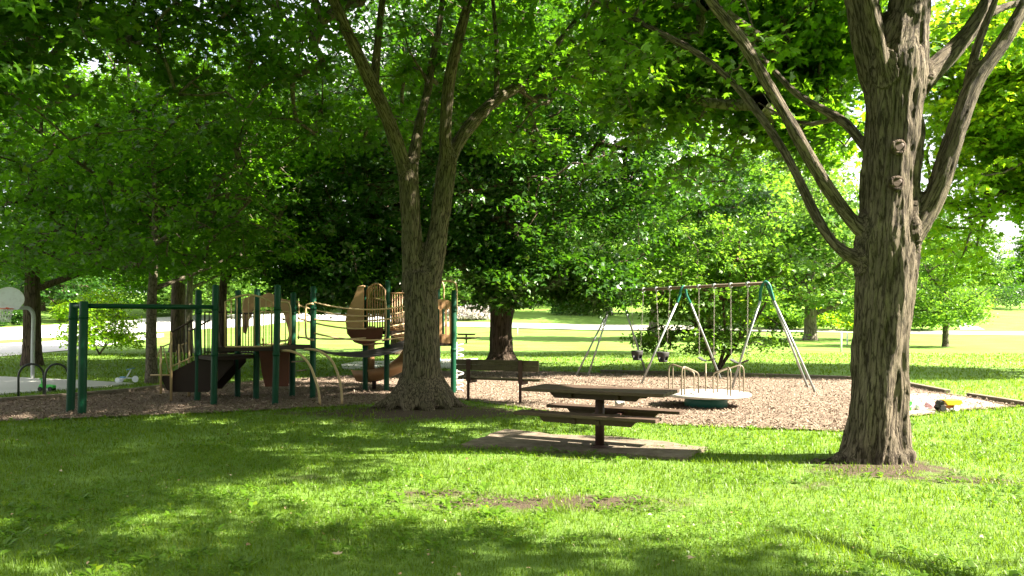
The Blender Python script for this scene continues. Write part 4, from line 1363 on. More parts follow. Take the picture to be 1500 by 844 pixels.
def bars(p0, p1, z0, z1, n, m='tan_tube', arch=0.0, r=.010, fr=.017, name='barrier'):
    """barred guard between two plan points; arch raises the top rail"""
    p0, p1 = Vector((p0[0], p0[1], 0)), Vector((p1[0], p1[1], 0))
    mb = MB()
    top = []
    for k in range(13):
        t = k / 12
        p = p0.lerp(p1, t)
        top.append(Vector((p.x, p.y, z1 + arch * math.sin(math.pi * t) ** 1.0)))
    loop = [Vector((p0.x, p0.y, z0))] + top + [Vector((p1.x, p1.y, z0))]
    mb.tube(loop, fr, 8)
    mb.tube([loop[0], loop[-1]], fr, 8)
    fo = mb.build(name, M[m], ps)
    for k in range(1, n):
        t = k / n
        p = p0.lerp(p1, t)
        mb2 = MB().tube([Vector((p.x, p.y, z0)), Vector((p.x, p.y, z1 + arch * math.sin(math.pi * t)))], r, 6)
        mb2.build('bar', M[m], fo)
    return fo


def xy(px, D):
    v = W(px, 0, D)
    return (v.x, v.y)


bars(xy(330, 14.32), xy(398, 14.42), 1.09, 1.93, 8, arch=.13)
bars(xy(352, 15.62), xy(372, 15.3), .93, 1.72, 5, 'brown_coat')
bars(xy(300, 15.75), xy(345, 15.75), .93, 1.75, 7, 'brown_coat')
bars(xy(378, 15.4), xy(426, 15.7), 1.1, 1.75, 6)
# loops beside the bridge entry
rail([W(408, 443, 14.5), W(420, 443, 14.55), W(425, 450, 14.6), W(425, 490, 14.6), W(419, 499, 14.6), W(407, 499, 14.5)], .02, 'grab_loop')
rail([W(459, 445, 15.4), W(451, 446, 15.4), W(448, 452, 15.4), W(448, 490, 15.4), W(452, 497, 15.4), W(460, 498, 15.4)], .02, 'grab_loop')
rail([W(430, 446, 15.8), W(437, 442, 15.8), W(438, 480, 15.8), W(437, 497, 15.8)], .015, 'grab_loop')
# tan arched canopy panel
mb = MB()
out_ = [(356, 487), (354, 455), (357, 437), (366, 434), (384, 433), (386, 431), (394, 429), (400, 431), (404, 436), (414, 438), (424, 440), (428, 452), (429, 490), (425, 500), (421, 480), (415, 458), (410, 450), (380, 450), (371, 454), (364, 470), (360, 490)]
mb.prism([W(a, b, 16.0) for a, b in out_], (0, .05, 0))
mb.build('arched_panel', M['tan_plastic'], ps, bevel=.01)
# rust brown slide going away behind the upper deck
mb = MB()
for xa, xb in ((383, 424),):
    a0, a1 = W(383, 514, 15.3), W(424, 513, 15.3)
    b0, b1 = W(391, 566, 16.6), W(428, 566, 16.6)
    n_ = 8
    vs, fs = [], []
    for i in range(n_ + 1):
        t = i / n_
        c0, c1 = a0.lerp(b0, t), a1.lerp(b1, t)
        zz = (1.07 - .85 * (t * t * (3 - 2 * t)) * .98)
        for j, (u, dz) in enumerate(((0, .18), (.03, .17), (.09, .0), (.5, -.02), (.91, .0), (.97, .17), (1, .18), (.94, -.03), (.5, -.055), (.06, -.03))):
            p = c0.lerp(c1, u)
            vs.append(Vector((p.x, p.y, zz + dz)))
    K = 10
    for i in range(n_):
        for j in range(K):
            fs.append((i * K + j, i * K + (j + 1) % K, (i + 1) * K + (j + 1) % K, (i + 1) * K + j))
    mb.add(vs, fs, True)
mb.build('straight_slide', M['rust_plastic'], ps)
mb = MB()
mb.prism([W(a, b, 15.25) for a, b in ((379, 513), (424, 513), (423, 540), (422, 566), (388, 567), (383, 545))], (0, .03, 0))
mb.build('under_deck_panel', M['rust_plastic'], ps, bevel=.008)
# arched climbers
arc1 = [W(412, 514, 14.5), W(424, 514, 14.4), (W(440, 520, 14.35)), W(453, 534, 14.3), W(462, 556, 14.25), W(467, 575, 14.2), W(469, 594, 14.2)]
arc2 = [W(446, 512, 14.8), W(458, 512, 14.7), W(473, 517, 14.6), W(487, 530, 14.5), W(496, 552, 14.4), W(500, 572, 14.35), W(501, 592, 14.3)]
A1 = rail(arc1, .024, 'climber_tube'); A2 = rail(arc2, .024, 'climber_tube')
s1, s2 = smooth_poly(arc1, [1] * 7, .05)[0], smooth_poly(arc2, [1] * 7, .05)[0]
b1s = [v - Vector((0, 0, 0)) for v in s1]
for t in (.1, .32, .54, .76):
    rail([W(424 + 34 * t, 530 + 60 * (t - .1), 15.0), W(446 + 8 * t, 529 + 60 * (t - .1), 15.6)], .014, 'rung', 'beam', 8, False)
# suspension bridge
I_, K_ = PP['i'][0], PP['m'][0]
L0, L1 = Vector((PP['i'][0].x, PP['i'][0].y, 1.05)), Vector((-2.0, 16.9, 1.15))
H0, H1 = Vector((PP['h'][0].x, PP['h'][0].y, 1.06)), Vector((-2.1, 17.7, 1.30))
mb = MB()
vs, fs = [], []
n_ = 24
for i in range(n_ + 1):
    t = i / n_
    sag = -.27 * 4 * t * (1 - t) + 0.0
    for th in (0, -.03):
        a_, b_ = L0.lerp(L1, t), H0.lerp(H1, t)
        vs += [a_ + Vector((0, 0, sag + th)), b_ + Vector((0, 0, sag + th))]
for i in range(n_):
    q = i * 4
    fs += [(q, q + 1, q + 5, q + 4), (q + 2, q + 6, q + 7, q + 3), (q, q + 4, q + 6, q + 2), (q + 1, q + 3, q + 7, q + 5)]
mb.add(vs, fs, False)
mb.build('bridge_deck', M['black'], ps)
for y0, s0, y1 in ((443, 12, 447), (447, 17, 455), (468, 8, 462), (466, 18, 472), (488, 12, 492), (494, 9, 486)):
    far = y0 in (447, 466, 494)
    D0, Da = (15.8, 17.6) if far else (15.5, 16.9)
    x0 = 436 if far else 460
    pts = []
    for k in range(13):
        t = k / 12
        pts.append(W(x0 + (602 - x0) * t, y0 + (y1 - y0) * t + s0 * 4 * t * (1 - t) * .7, D0 + (Da - D0) * t))
    MB().tube(pts, .018, 8).build('bridge_rail', M['tan_tube'], ps)
# slide tower panels
bars(xy(538, 17.05), xy(564, 16.95), 1.37, 2.25, 7, 'tan_plastic', arch=.14, r=.017, fr=.022)
bars(xy(571, 17.6), xy(600, 17.6), 1.37, 2.2, 8, 'tan_plastic', r=.012)
rail([W(546, 437, 17.0), W(562, 440, 16.9), W(565, 444, 16.9), W(565, 492, 16.9), W(560, 500, 16.9)], .018, 'grab_loop')
# slide hood: faceted shell
mb = MB()
prof = [(532, 420), (526, 421), (520, 438), (511, 455), (508, 470), (510, 488), (520, 500), (532, 504), (545, 504)]
vs = []
for d_ in (0, .95):
    for a, b in prof:
        v = W(a, b, 16.9)
        vs.append(Vector((v.x + (.12 * d_), v.y + d_, v.z)))
fs = [(i, i + 1, i + 10, i + 9) for i in range(8)]
mb.add(vs, fs, True)
mb.prism([W(a, b, 16.9) for a, b in ((532, 420), (526, 421), (520, 438), (511, 455), (508, 470), (510, 480), (532, 480))], (0, -.04, 0))
mb.prism([W(a, b, 16.9) for a, b in ((512, 452), (532, 452), (532, 458), (511, 458))], (0, -.075, 0))
o = mb.build('slide_hood', M['tan_plastic'], ps)
so = o.modifiers.new('thick', 'SOLIDIFY'); so.thickness = .03
mb = MB()
mb.prism([W(a, b, 16.92) for a, b in ((510, 481), (545, 481), (562, 480), (560, 497), (545, 503), (532, 504), (518, 499), (510, 489))], (0, -.05, 0))
mb.build('slide_mouth', M['rust_plastic'], ps, bevel=.01)
MB().tube([W(543, 555, 17.3), W(543, 478, 17.3)], [.09, .09], 14).build('slide_column', M['tan_plastic'], ps)
# curved chute: U-section swept down and around the column, ending at the chips on the left
cc = W(571, 0, 17.95)
vs, fs = [], []
n_, K = 40, 12
for i in range(n_ + 1):
    t = i / n_
    if t < .72:
        a = R(100) - R(215) * (t / .72)
        rad = .62
        c = Vector((cc.x + math.cos(a) * rad, cc.y + math.sin(a) * rad, 0))
        tang = Vector((math.sin(a), -math.cos(a), 0))
    else:
        a = R(100) - R(215)
        s = (t - .72) / .28
        c = Vector((cc.x + math.cos(a) * .62, cc.y + math.sin(a) * .62, 0)) + Vector((math.sin(a), -math.cos(a), 0)) * s * .42
        tang = Vector((math.sin(a), -math.cos(a), 0))
    z = .20 + 1.08 * max(0, 1 - t / .74) ** 1.25
    sd = Vector((-tang.y, tang.x, 0))
    for j in range(K):
        if j < 7:
            u = -1 + 2 * j / 6
            off = .30
            dz = .26 * abs(u) ** 2.4
        else:
            u = 1 - 2 * (j - 7) / 4
            off = .27
            dz = .26 * abs(u) ** 2.4 - .035
        vs.append(c + sd * u * off + Vector((0, 0, z + dz)))
for i in range(n_):
    for j in range(K):
        fs.append((i * K + j, i * K + (j + 1) % K, (i + 1) * K + (j + 1) % K, (i + 1) * K + j))
MB().add(vs, fs, True).build('spiral_slide', M['tan_plastic'], ps)
v0 = W(548, 0, 17.35)
MB().tube([(v0.x, v0.y, 0), (v0.x, v0.y, .3)], .05, 10).build('slide_support', M['brown_coat'], ps)
# right tower: slotted panel, loops, blue pole, coil climber
pa, pb = W(638, 0, 16.62), W(661, 0, 16.66)
mb = MB()
z0, z1 = 1.08, 1.98
fr = []
for u0, u1 in ((0, .10), (.24, .40), (.58, .72), (.86, 1)):
    mb.prism([pa.lerp(pb, u).xy.to_3d() + Vector((0, 0, z)) for u, z in ((u0, z0), (u1, z0), (u1, z1), (u0, z1))], (0, .04, 0))
mb.prism([pa.lerp(pb, u).xy.to_3d() + Vector((0, 0, z)) for u, z in ((0, z1 - .16), (1, z1 - .16), (1, z1), (.75, z1 + .04), (.25, z1 + .06), (0, z1 + .03))], (0, .046, 0))
mb.prism([pa.lerp(pb, u).xy.to_3d() + Vector((0, 0, z)) for u, z in ((0, z0), (1, z0), (1, z0 + .2), (0, z0 + .2))], (0, .046, 0))
mb.build('slotted_panel', M['tan_plastic'], ps, bevel=.004)
mb = MB()
mb.prism([pa.lerp(pb, u).xy.to_3d() + Vector((0, .05, z)) for u, z in ((.08, z0), (.5, z0), (.5, z1 - .1), (.08, z1 - .1))], (0, .02, 0))
mb.build('panel_backing', M['teal'], ps)
rail([W(640, 440, 16.7), W(640, 418, 16.7), W(643, 412, 16.7), (W(660, 412, 16.75)), W(667, 415, 16.8), W(669, 424, 16.8), W(669, 462, 16.8)], .02, 'grab_loop')
rail([W(647, 412, 17.3), W(650, 420, 17.3), W(650, 440, 17.3)], .018, 'grab_loop')
bars(xy(641, 17.6), xy(668, 17.6), 1.09, 1.95, 6, 'teal', r=.012)
bp = W(642, 0, 17.2)
MB().tube([(bp.x, bp.y, 0), (bp.x, bp.y, 1.04)], .05, 12).build('support_pole', M['toy_blue'], ps)
cb = W(670, 0, 16.9)
pts = []
for k in range(150):
    a = k / 150 * 2 * math.pi * 8
    pts.append(Vector((cb.x + .13 * math.cos(a), cb.y + .13 * math.sin(a), .02 + k / 150 * 1.05)))
MB().tube(pts, .014, 6).build('coil_climber', M['white'], ps)
MB().tube([(cb.x - .02, cb.y, 0), (cb.x - .02, cb.y, 1.1)], .02, 8).build('coil_pole', M['white'], ps)

# ================================================================== SWING SET
B0, B1 = Vector((5.62, 17.0, 2.40)), Vector((3.0, 21.5, 2.40))
sw = empty('swing_set', ((B0.x + B1.x) / 2, (B0.y + B1.y) / 2, 0), 'steel swing set with teal topped splayed legs on the wood chips', 'swing set')
MB().tube([B0, B1], .038, 14).build('top_beam', M['beam'], sw)


def arch_leg(t, fa, fb, extra=None):
    ap = B0.lerp(B1, t)
    fa, fb = G(*fa), G(*fb)
    da, db = (fa - ap), (fb - ap)
    pts = []
    # rounded crown: from leg a over the apex to leg b
    sa, sb = ap + da * .16, ap + db * .16
    tp = ap + Vector((0, 0, .03))
    ha, hb = Vector((da.x, da.y, 0)).normalized(), Vector((db.x, db.y, 0)).normalized()
    pts = smooth_poly([sa, ap + ha * .115 + Vector((0, 0, -.19)), ap + ha * .075 + Vector((0, 0, -.045)), ap + Vector((0, 0, .035)), ap + hb * .075 + Vector((0, 0, -.045)), ap + hb * .115 + Vector((0, 0, -.19)), sb], [1] * 7, .04)[0]
    MB().tube(pts, .034, 12).build('crown_bend', M['teal'], sw)
    for s, f in ((sa, fa), (sb, fb)):
        MB().tube([s, s.lerp(f, .5), f - Vector((0, 0, .05))], .026, 12).build('leg', M['steel'], sw)
    if extra:
        f = G(*extra[0])
        s = sa if extra[1] == 'a' else sb
        s2 = s + Vector((0, .10, .06))
        MB().tube([ap + Vector((0, .06, .06)), s2 + Vector((0, 0, -.0))], .033, 12).build('crown_bend', M['teal'], sw)
        MB().tube([s2, f - Vector((0, 0, .05))], .026, 12).build('leg', M['steel'], sw)


arch_leg(0.0, (1070, 572), (1196, 576), ((1185, 569), 'b'))
arch_leg(0.5, (938, 563), (1057, 556))
arch_leg(1.0, (842, 552), (948, 550), ((860, 552), 'a'))
for t in (.1, .2, .3, .4, .6, .7, .8, .9):
    p = B0.lerp(B1, t)
    MB().tube([p - Vector((0, 0, .07)), p + Vector((0, 0, .05))], .022, 8).tube([p - (B1 - B0).normalized() * .03, p + (B1 - B0).normalized() * .03], .056, 12).build('chain_hanger', M['steel'], sw)


def chain(p, q):
    mb = MB()
    L = (p - q).length
    n = int(L / .055)
    d = (q - p).normalized()
    for i in range(n):
        c = p + d * (L * (i + .5) / n)
        a = Vector((1, 0, 0)) if i % 2 else Vector((0, 1, 0))
        ring = []
        for k in range(8):
            an = 2 * math.pi * k / 8
            ring.append(c + d * math.cos(an) * .032 + a * math.sin(an) * .012)
        mb.tube(ring, .004, 4, closed=True)
    return mb


sdir = (B1 - B0).normalized()
for i, (ta, tb, kind_, lab) in enumerate(((.6, .7, 'b', 'black bucket toddler swing in the left bay nearest the middle legs'), (.8, .9, 'b', 'black bucket toddler swing in the left bay at the far end of the beam'),
                                          (.1, .2, 's', 'belt swing in the right bay nearest the end legs'), (.3, .4, 's', 'belt swing in the right bay next to the middle legs'))):
    pa, pb = B0.lerp(B1, ta) - Vector((0, 0, .07)), B0.lerp(B1, tb) - Vector((0, 0, .07))
    c = (pa + pb) / 2
    if kind_ == 'b':
        zc = .62
        s = empty('bucket_swing', (c.x, c.y, zc), lab, 'swing', 'swings hanging from the swing set')
        for e, sg in ((pa, -1), (pb, 1)):
            chain(e, Vector((c.x, c.y, zc + .17)) + sdir * sg * .14).build('chain', M['chain'], s)
        # bucket: lathe shell with two leg holes and a crotch strap
        n_ = 28
        vs, fs = [], []
        rows = 6
        for r_i in range(rows + 1):
            u = r_i / rows
            rr = .10 + .055 * math.sin(u * 1.5)
            for k in range(n_):
                a = 2 * math.pi * k / n_
                vs.append(Vector((c.x + rr * math.cos(a) * 1.05, c.y + rr * math.sin(a), zc - .13 + .27 * u)))
        for r_i in range(rows):
            for k in range(n_):
                fr_ = abs(((k + .5) / n_ * 360) - 270)
                hole = 8 < fr_ < 58 and 1 <= r_i <= 2
                if not hole:
                    fs.append((r_i * n_ + k, r_i * n_ + (k + 1) % n_, (r_i + 1) * n_ + (k + 1) % n_, (r_i + 1) * n_ + k))
        fs.append(tuple(range(n_))[::-1])
        o = MB().add(vs, fs, True).build('bucket_seat', M['black'], s)
        so = o.modifiers.new('thick', 'SOLIDIFY'); so.thickness = .015
    else:
        zc = .60
        s = empty('belt_swing', (c.x, c.y, zc), lab, 'swing', 'swings hanging from the swing set')
        for e, sg in ((pa, -1), (pb, 1)):
            chain(e, Vector((c.x, c.y, zc + .08)) + sdir * sg * .24).build('chain', M['chain'], s)
        vs, fs = [], []
        n_ = 12
        sd = Vector((-sdir.y, sdir.x, 0))
        for k in range(n_ + 1):
            u = k / n_ * 2 - 1
            p = Vector((c.x, c.y, zc + .08 * u * u)) + sdir * u * .24
            for w_, h_ in ((-.07, 0), (.07, 0), (.07, -.012), (-.07, -.012)):
                vs.append(p + sd * w_ + Vector((0, 0, h_)))
        for k in range(n_):
            q = k * 4
            for j in range(4):
                fs.append((q + j, q + (j + 1) % 4, q + 4 + (j + 1) % 4, q + 4 + j))
        fs += [(0, 1, 2, 3), (n_ * 4 + 3, n_ * 4 + 2, n_ * 4 + 1, n_ * 4)]
        MB().add(vs, fs, True).build('belt_seat', M['black'], s)

# ================================================================== MERRY-GO-ROUND
mc = W(1034, 0, 14.05); mc.z = 0
mg = empty('merry_go_round', mc, 'playground merry-go-round with pale metal disc and brass coloured rails on a teal drum', 'merry-go-round')
MB().lathe(mc, [(.36, -.03), (.38, .0), (.385, .12), (.37, .21)], 40).build('drum', M['teal'], mg)
MB().lathe(mc, [(.74, .205), (.785, .21), (.80, .225), (.80, .245), (.785, .26), (.3, .268), (.02, .27)], 64).build('platform', M['disc'], mg)
M['brass'] = m_paint('worn_brass_rail', (0.20, 0.16, 0.11), .45, .3, .4)
for k in range(5):
    a = R(4 + 72 * k)
    d = Vector((math.cos(a), math.sin(a), 0))
    def q(r, z): return mc + d * r + Vector((0, 0, z))
    P = smooth_poly([q(.71, .26), q(.71, .60), q(.70, .70), q(.66, .75), (q(.60, .75)), q(.44, .70), q(.30, .655), q(.24, .62), q(.22, .56), q(.22, .26)], [1] * 10, .05)[0]
    hr = MB().tube(P, .014, 8).build('handrail', M['brass'], mg)
    P = smooth_poly([q(.63, .26), q(.63, .6), q(.63, .69), q(.645, .745)], [1] * 4, .05)[0]
    MB().tube(P, .012, 8).build('inner_upright', M['brass'], hr)


# ================================================================== PICNIC TABLE
def picnic_table(c, ang, label, sc=1.0):
    t = empty('picnic_table', c, label, 'picnic table')
    rt = Matrix.Rotation(ang, 3, 'Z')
    L = lambda x, y, z: Vector(c) + rt @ Vector((x * sc, y * sc, z * sc))
    MB().tube([L(0, 0, -.02), L(0, 0, .03)], .11 * sc, 20).tube([L(0, 0, 0), L(0, 0, .66)], .057 * sc, 20).build('pedestal', M['table_metal'], t)
    mb = MB()
    for k in range(5):
        y = (-.288 + .144 * k) * sc
        mb.box(L(0, y / sc, .70), (1.80 * sc, .137 * sc, .042 * sc), ang)
    mb.build('tabletop', M['table'], t, bevel=.006)
    mb = MB()
    for y in (-.2, .2):
        mb.prism([L(x, y, z) for x, z in ((-.60, .676), (.60, .676), (.52, .60), (-.52, .60))], rt @ Vector((0, .05 * sc, 0)))
    for x in (-.3, .3):
        mb.box(L(x, 0, .64), (.05 * sc, .5 * sc, .05 * sc), ang)
    mb.build('top_frame', M['table_metal'], t, bevel=.004)
    for s in (-1, 1):
        mb = MB()
        for k in (-1, 1):
            mb.box(L(0.02 * s, s * .44 + k * .062, .43), (1.78 * sc, .118 * sc, .04 * sc), ang)
        b = mb.build('bench', M['table'], t, bevel=.006)
        mb = MB()
        mb.prism([L(x, s * .44 - .03, z) for x, z in ((-.62, .407), (.62, .407), (.55, .335), (-.55, .335))], rt @ Vector((0, .06 * sc, 0)))
        mb.build('bench_frame', M['table_metal'], b, bevel=.004)
    mb = MB()
    for x in (-.05, .05):
        mb.box(L(x * 3, 0, .36), (.05 * sc, .98 * sc, .06 * sc), ang)
    mb.box(L(0, 0, .33), (.34 * sc, .08 * sc, .06 * sc), ang)
    mb.build('cross_arm', M['table_metal'], t, bevel=.004)
    return t


tb = picnic_table((1.08, 9.45, .03), R(-27), 'brown pedestal picnic table with two attached benches on the concrete pad')
# crumpled white cup on the far bench
cp = W(896, 609, 9.45)
ctr = Vector((1.08, 9.45, .03)) + Matrix.Rotation(R(-27), 3, 'Z') @ Vector((.10, .44, .455))
mb = MB()
rt = Matrix.Rotation(R(12), 3, 'Z') @ Matrix.Rotation(R(82), 3, 'Y')
n_ = 20
vs, fs = [], []
for i, (r_, z) in enumerate(((.0, 0), (.030, 0), (.034, .03), (.038, .07), (.043, .105), (.046, .108), (.040, .105), (.028, .01), (0, .008))):
    for k in range(n_):
        a = 2 * math.pi * k / n_
        w_ = 1 + .12 * math.sin(3 * a + z * 40)
        vs.append(ctr + Vector((-.05, 0, .043)) + rt @ Vector((r_ * w_ * math.cos(a), r_ * w_ * math.sin(a), z)))
for i in range(8):
    for k in range(n_):
        fs.append((i * n_ + k, i * n_ + (k + 1) % n_, (i + 1) * n_ + (k + 1) % n_, (i + 1) * n_ + k))
mb.add(vs, fs, True)
tag(mb.build('paper_cup', M['foam']), 'crumpled white cup lying on the far bench of the picnic table', 'cup')
g = G(683, 503)
picnic_table((g.x, g.y, 0), R(-20), 'distant dark picnic table on the field right of the play structure', .95)

# ================================================================== PARK BENCH
la, lb = G(686, 588), G(762, 592)
pb_ = empty('park_bench', (la + lb) / 2, 'wooden park bench seen from behind at the edge of the wood chips', 'bench')
dr = (lb - la).normalized()
bk = Vector((-dr.y, dr.x, 0))
e0, e1 = la - dr * .29, lb + dr * .36
for z in (.768, .662):
    MB().beam(e0 + bk * .05 + Vector((0, 0, z)), e1 + bk * .05 + Vector((0, 0, z)), .042, .102).build('back_board', M['bench_wood'], pb_, bevel=.006)
for o_ in (.14, .26):
    MB().beam(e0 + bk * o_ + Vector((0, 0, .44)), e1 + bk * o_ + Vector((0, 0, .44)), .115, .04).build('seat_board', M['bench_wood'], pb_, bevel=.006)
for p in (la, lb):
    mb = MB()
    mb.beam(p + Vector((0, 0, -.05)), p + Vector((0, 0, .44)), .055, .055)
    mb.build('leg', M['table_metal'], pb_)
    mb = MB()
    mb.beam(p + bk * .0 + Vector((0, 0, .40)), p + bk * .0 + Vector((0, 0, .83)), .085, .05)
    mb.build('back_bracket', M['table_metal'], pb_)
    mb = MB()
    mb.beam(p + bk * .025 + Vector((0, 0, .385)), p + bk * .32 + Vector((0, 0, .385)), .06, .06)
    mb.build('seat_bracket', M['table_metal'], pb_)

# ================================================================== BASKETBALL HOOP
g = G(48, 556)
bh = empty('basketball_hoop', g, 'basketball hoop with pale fan shaped backboard on a curved grey pole', 'basketball hoop')
D_ = g.y
P = smooth_poly([g - Vector((0, 0, .2)), W(48, 520, D_), W(49, 475, D_), W(49, 462, D_ - .02), W(46, 455, D_ - .05), W(40, 451, D_ - .1), W(30, 451, D_ - .2), W(18, 447, D_ - .3)], [1] * 8, .1)[0]
MB().tube(P, .05, 14).build('pole', M['pole_grey'], bh)
bc = W(14, 438, D_ - .35)
mb = MB()
poly = []
dirb = Vector((.93, .37, 0))
for k in range(17):
    a = R(-20 + 220 * k / 16)
    poly.append(bc + dirb * math.cos(a) * .34 + Vector((0, 0, math.sin(a) * .30)))
poly += [bc + dirb * -.2 + Vector((0, 0, -.28)), bc + dirb * .2 + Vector((0, 0, -.28))]
mb.prism(poly, Vector((.37, -.93, 0)) * .03)
bb = mb.build('backboard', M['pale_board'], bh)
mb = MB().tube([p + Vector((.37, -.93, 0)) * .035 for p in poly], .009, 6, closed=True)
mb.build('backboard_rim', M['white'], bb)
rc = bc + Vector((.37, -.93, 0)) * .22 + Vector((-.05, 0, -.26))
ring = [rc + Vector((math.cos(2 * math.pi * k / 24) * .17, math.sin(2 * math.pi * k / 24) * .17, 0)) for k in range(24)]
MB().tube(ring, .012, 6, closed=True).beam(rc + Vector((-.06, .17, 0)), bc + Vector((-.05, 0, -.22)), .08, .06).build('rim', M['orange'], bh)
mb = MB()
for k in range(12):
    for s in (-1, 1):
        pts = []
        for j in range(6):
            u = j / 5
            a = 2 * math.pi * k / 12 + s * u * .9
            r_ = .165 * (1 - .42 * u)
            pts.append(rc + Vector((math.cos(a) * r_, math.sin(a) * r_, -.34 * u)))
        mb.tube(pts, .007, 4)
mb.build('net', M['net'], bh)

# bike rack
gb = G(62, 585)
br = empty('bike_rack', gb, 'black arched tube bike rack at the edge of the court', 'bike rack')
for a_, b_ in ((27, 64), (66, 100)):
    pa, pb = G(a_, 585), G(b_, 583)
    pts = [pa - Vector((0, 0, .1)), pa + Vector((0, 0, .45))]
    for k in range(1, 10):
        an = math.pi * k / 10
        c = (pa + pb) / 2
        pts.append(c - (pb - pa) / 2 * math.cos(an) + Vector((0, 0, .45 + .25 * math.sin(an))))
    pts += [pb + Vector((0, 0, .45)), pb - Vector((0, 0, .1))]
    MB().tube(pts, .022, 10).build('arch', M['rack'], br)

# toys -------------------------------------------------
g = G(66, 575, .03)
tg = empty('riding_toy', g, 'bright green plastic riding toy left on the court behind the bike rack', 'toy')
mb = MB()
mb.prism([g + Vector((x, -.09, z)) for x, z in ((-.16, .08), (.30, .08), (.32, .16), (.10, .19), (.0, .17), (-.06, .22), (-.12, .22), (-.17, .15))], (0, .18, 0))
mb.build('body', M['toy_green'], tg, bevel=.02)
MB().tube([g + Vector((-.10, 0, .2)), g + Vector((-.12, 0, .36))], .02, 8).tube([g + Vector((-.12, -.1, .36)), g + Vector((-.12, .1, .36))], .018, 8).build('handlebar', M['toy_green'], tg)
for x in (-.1, .22):
    for y in (-.1, .1):
        MB().tube([g + Vector((x, y - .025, .065)), g + Vector((x, y + .025, .065))], .065, 16).build('wheel', M['black'], tg)
g = G(186, 562, .03)
tg.scale = (.68, .68, .75)
tw = empty('tricycle', g, 'small white and blue tricycle lying at the tip of the court', 'toy')
MB().tube([g + Vector((-.22, 0, .07)), g + Vector((-.02, 0, .14)), g + Vector((.10, 0, .34)), g + Vector((.12, .02, .42))], .022, 8).tube([g + Vector((-.02, 0, .14)), g + Vector((.24, .06, .12))], .018, 8).build('frame', M['toy_white'], tw)
MB().tube([g + Vector((.04, -.1, .40)), g + Vector((.18, .12, .44))], .016, 8).build('handlebar', M['toy_blue'], tw)
mb = MB(); mb.box(g + Vector((-.12, 0, .16)), (.17, .13, .04)); mb.build('seat', M['toy_blue'], tw, bevel=.015)
for x, y, r_ in ((-.24, -.10, .08), (-.24, .10, .08), (.24, .04, .10)):
    MB().tube([g + Vector((x, y - .015, r_)), g + Vector((x, y + .015, r_))], r_, 18).build('wheel', M['toy_white'], tw)

tw.scale = (.8, .8, .8)
g = G(1388, 604, .03)
td = empty('toy_dump_truck', g, 'yellow plastic toy dump truck with orange chassis on the sand', 'toy')
mb = MB()
mb.prism([g + Vector((x, -.12, z)) for x, z in ((-.12, .22), (-.15, .26), (.27, .26), (.30, .19), (.22, .13), (-.06, .13))], (0, .24, 0))
mb.build('bed', M['toy_yellow'], td, bevel=.012)
mb = MB()
mb.prism([g + Vector((x, -.09, z)) for x, z in ((-.26, .07), (-.26, .16), (-.22, .24), (-.13, .24), (-.13, .07))], (0, .18, 0))
mb.build('cab', M['black'], td, bevel=.012)
mb = MB(); mb.box(g + Vector((0, 0, .09)), (.46, .14, .05)); mb.build('chassis', M['toy_orange'], td, bevel=.01)
for x in (-.18, .14):
    for y in (-.12, .12):
        MB().tube([g + Vector((x, y - .03, .07)), g + Vector((x, y + .03, .07))], .07, 18).build('wheel', M['toy_white'] if x > 0 else M['black'], td)
td.scale = (.72, .72, .72)
g = G(1329, 604, .03)
tk = empty('toy_bucket', g, 'small bright green toy bucket on the sand beside the shaggy trunk', 'toy')
MB().lathe(g, [(.065, 0), (.085, .15), (.092, .155), (.08, .15), (.06, .02)], 20).build('pail', M['toy_green'], tk)
MB().tube([g + Vector((-.088, 0, .14)), g + Vector((-.06, -.05, .09)), g + Vector((0, -.10, .07)), g + Vector((.06, -.05, .09)), g + Vector((.088, 0, .14))], .006, 6).build('handle', M['toy_white'], tk)
g = G(1362, 601, .03)
mb = MB()
mb.lathe(g, [(.07, 0), (.09, .05), (.07, .10), (.02, .12)], 16).tube([g + Vector((.06, 0, .06)), g + Vector((.16, -.02, .10))], .02, 8)
tag(mb.build('watering_can', M['toy_pink']), 'tiny pink toy watering can left of the toy dump truck', 'toy')
g = G(1346, 603, .03)
mb = MB()
mb.lathe(g, [(.05, 0), (.06, .05), (.045, .09)], 14).beam(g + Vector((.05, 0, .02)), g + Vector((.2, .03, .02)), .03, .015)
tag(mb.build('sand_mould', M['toy_white']), 'white toy sand mould and spade between bucket and watering can', 'toy')


# edging timbers --------------------------------------
def timber(a, b, label, w=.14, h=.10):
    a, b = G(*a), G(*b)
    mb = MB()
    up = Vector((0, 0, h / 2 - .01))
    mb.beam(a + up, b + up, w, h)
    o = mb.build('edging_timber', M['timber'], bevel=.012)
    tag(o, label, 'timber', 'timbers edging the wood chips')


edge = [((880, 546), (1000, 549), 'weathered edging timber behind the left swing legs'), ((1002, 549), (1120, 552), 'weathered edging timber behind the merry-go-round'),
        ((1122, 552), (1240, 556), 'weathered edging timber behind the right swing legs'), ((1242, 556), (1326, 564), 'weathered edging timber passing behind the shaggy trunk'),
        ((1328, 565), (1388, 577), 'edging timber right of the shaggy trunk behind the sand'), ((1420, 582), (1510, 597), 'edging timber running off the right edge beyond the toy truck'),
        ((0, 590), (98, 583), 'edging timber in front of the bike rack'), ((100, 583), (190, 575), 'edging timber between the court tip and the tall green posts'),
        ((192, 575), (240, 569), 'edging timber by the slender maple'), ((-90, 597), (-2, 590), 'edging timber at the far left edge'),
        ((690, 588), (770, 599), 'low edging timber under the park bench')]
for a_, b_, l_ in edge:
    timber(a_, b_, l_, h=.05 if 'park bench' in l_ else .10)

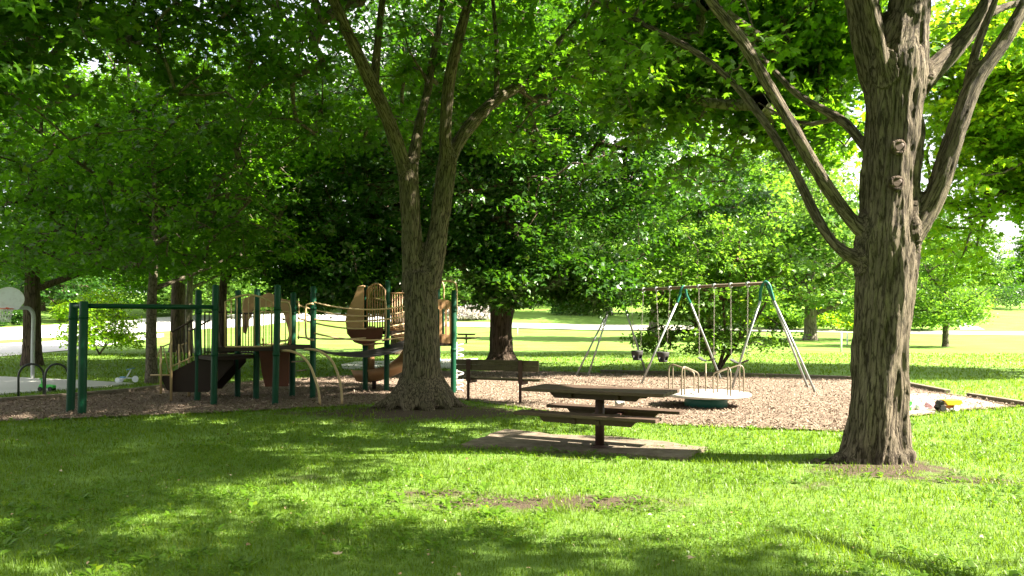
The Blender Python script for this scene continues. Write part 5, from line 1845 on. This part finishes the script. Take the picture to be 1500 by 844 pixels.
for px_, py_, h_, lab in ((758, 492, .9, 'white marker post on the field right of the dark trunk'), (1232, 516, .95, 'taller white stake left of the shaggy trunk'), (1241, 506, .75, 'shorter white stake closest to the shaggy trunk')):
    g = G(px_, py_)
    mb = MB().tube([g - Vector((0, 0, .1)), g + Vector((0, 0, h_)), g + Vector((0, 0, h_ + .03))], [.045, .045, .01], 10)
    tag(mb.build('marker_post', M['white']), lab, 'post')

# ================================================================== SKY, SUN, CAMERA
w = bpy.data.worlds.new('World')
scene.world = w
w.use_nodes = True
nt = w.node_tree
nt.nodes.clear()
out = nt.nodes.new('ShaderNodeOutputWorld')
bg = nt.nodes.new('ShaderNodeBackground')
sky = nt.nodes.new('ShaderNodeTexSky')
sky.sky_type = 'NISHITA'
sky.sun_disc = False
sky.sun_elevation = SUN_EL
sky.sun_rotation = math.pi / 2 - SUN_AZ
sky.dust_density = 2.0
tc = nt.nodes.new('ShaderNodeTexCoord')
mp = nt.nodes.new('ShaderNodeMapping')
mp.inputs['Scale'].default_value = (1, 1, 2.5)
nt.links.new(tc.outputs['Generated'], mp.inputs[0])
cl = noise_tex(nt, mp.outputs[0], 2.2, 6, 0.55)
f = ramp(nt, cl, [(0.36, (0.25, 0.25, 0.25)), (0.55, (1, 1, 1))])
cm = mixc(nt, f, sky.outputs[0], (6.4, 6.2, 6.1))
nt.links.new(cm, bg.inputs[0])
bg.inputs[1].default_value = 0.05
nt.links.new(bg.outputs[0], out.inputs[0])

sun = bpy.data.lights.new('sun', 'SUN')
sun.energy = 5.0
sun.angle = R(0.53)
sun.color = (1.0, 0.92, 0.76)
so = bpy.data.objects.new('sun', sun)
COL.objects.link(so)
d = Vector((math.cos(SUN_EL) * math.cos(SUN_AZ), math.cos(SUN_EL) * math.sin(SUN_AZ), math.sin(SUN_EL)))
so.rotation_euler = d.to_track_quat('Z', 'Y').to_euler()
so.location = d * 60

cam = bpy.data.cameras.new('camera')
cam.sensor_width = 36
cam.lens = 36 * FPX / 1500
cam.shift_y = (HOR - 422) / 1500
cam.clip_end = 2000
co_ = bpy.data.objects.new('camera', cam)
COL.objects.link(co_)
co_.location = (0, 0, CAMZ)
co_.rotation_euler = (R(90), 0, 0)
scene.camera = co_

scene.view_settings.view_transform = 'Standard'
scene.view_settings.look = 'None'
scene.view_settings.exposure = 2.85
scene.view_settings.gamma = 1
scene.view_settings.use_curve_mapping = False
scene.render.engine = 'CYCLES'
c = scene.cycles
c.max_bounces = 7
c.diffuse_bounces = 4
c.glossy_bounces = 2
c.transmission_bounces = 4
c.transparent_max_bounces = 4
c.sample_clamp_indirect = 6
c.caustics_reflective = False
c.caustics_refractive = False
c.use_denoising = True
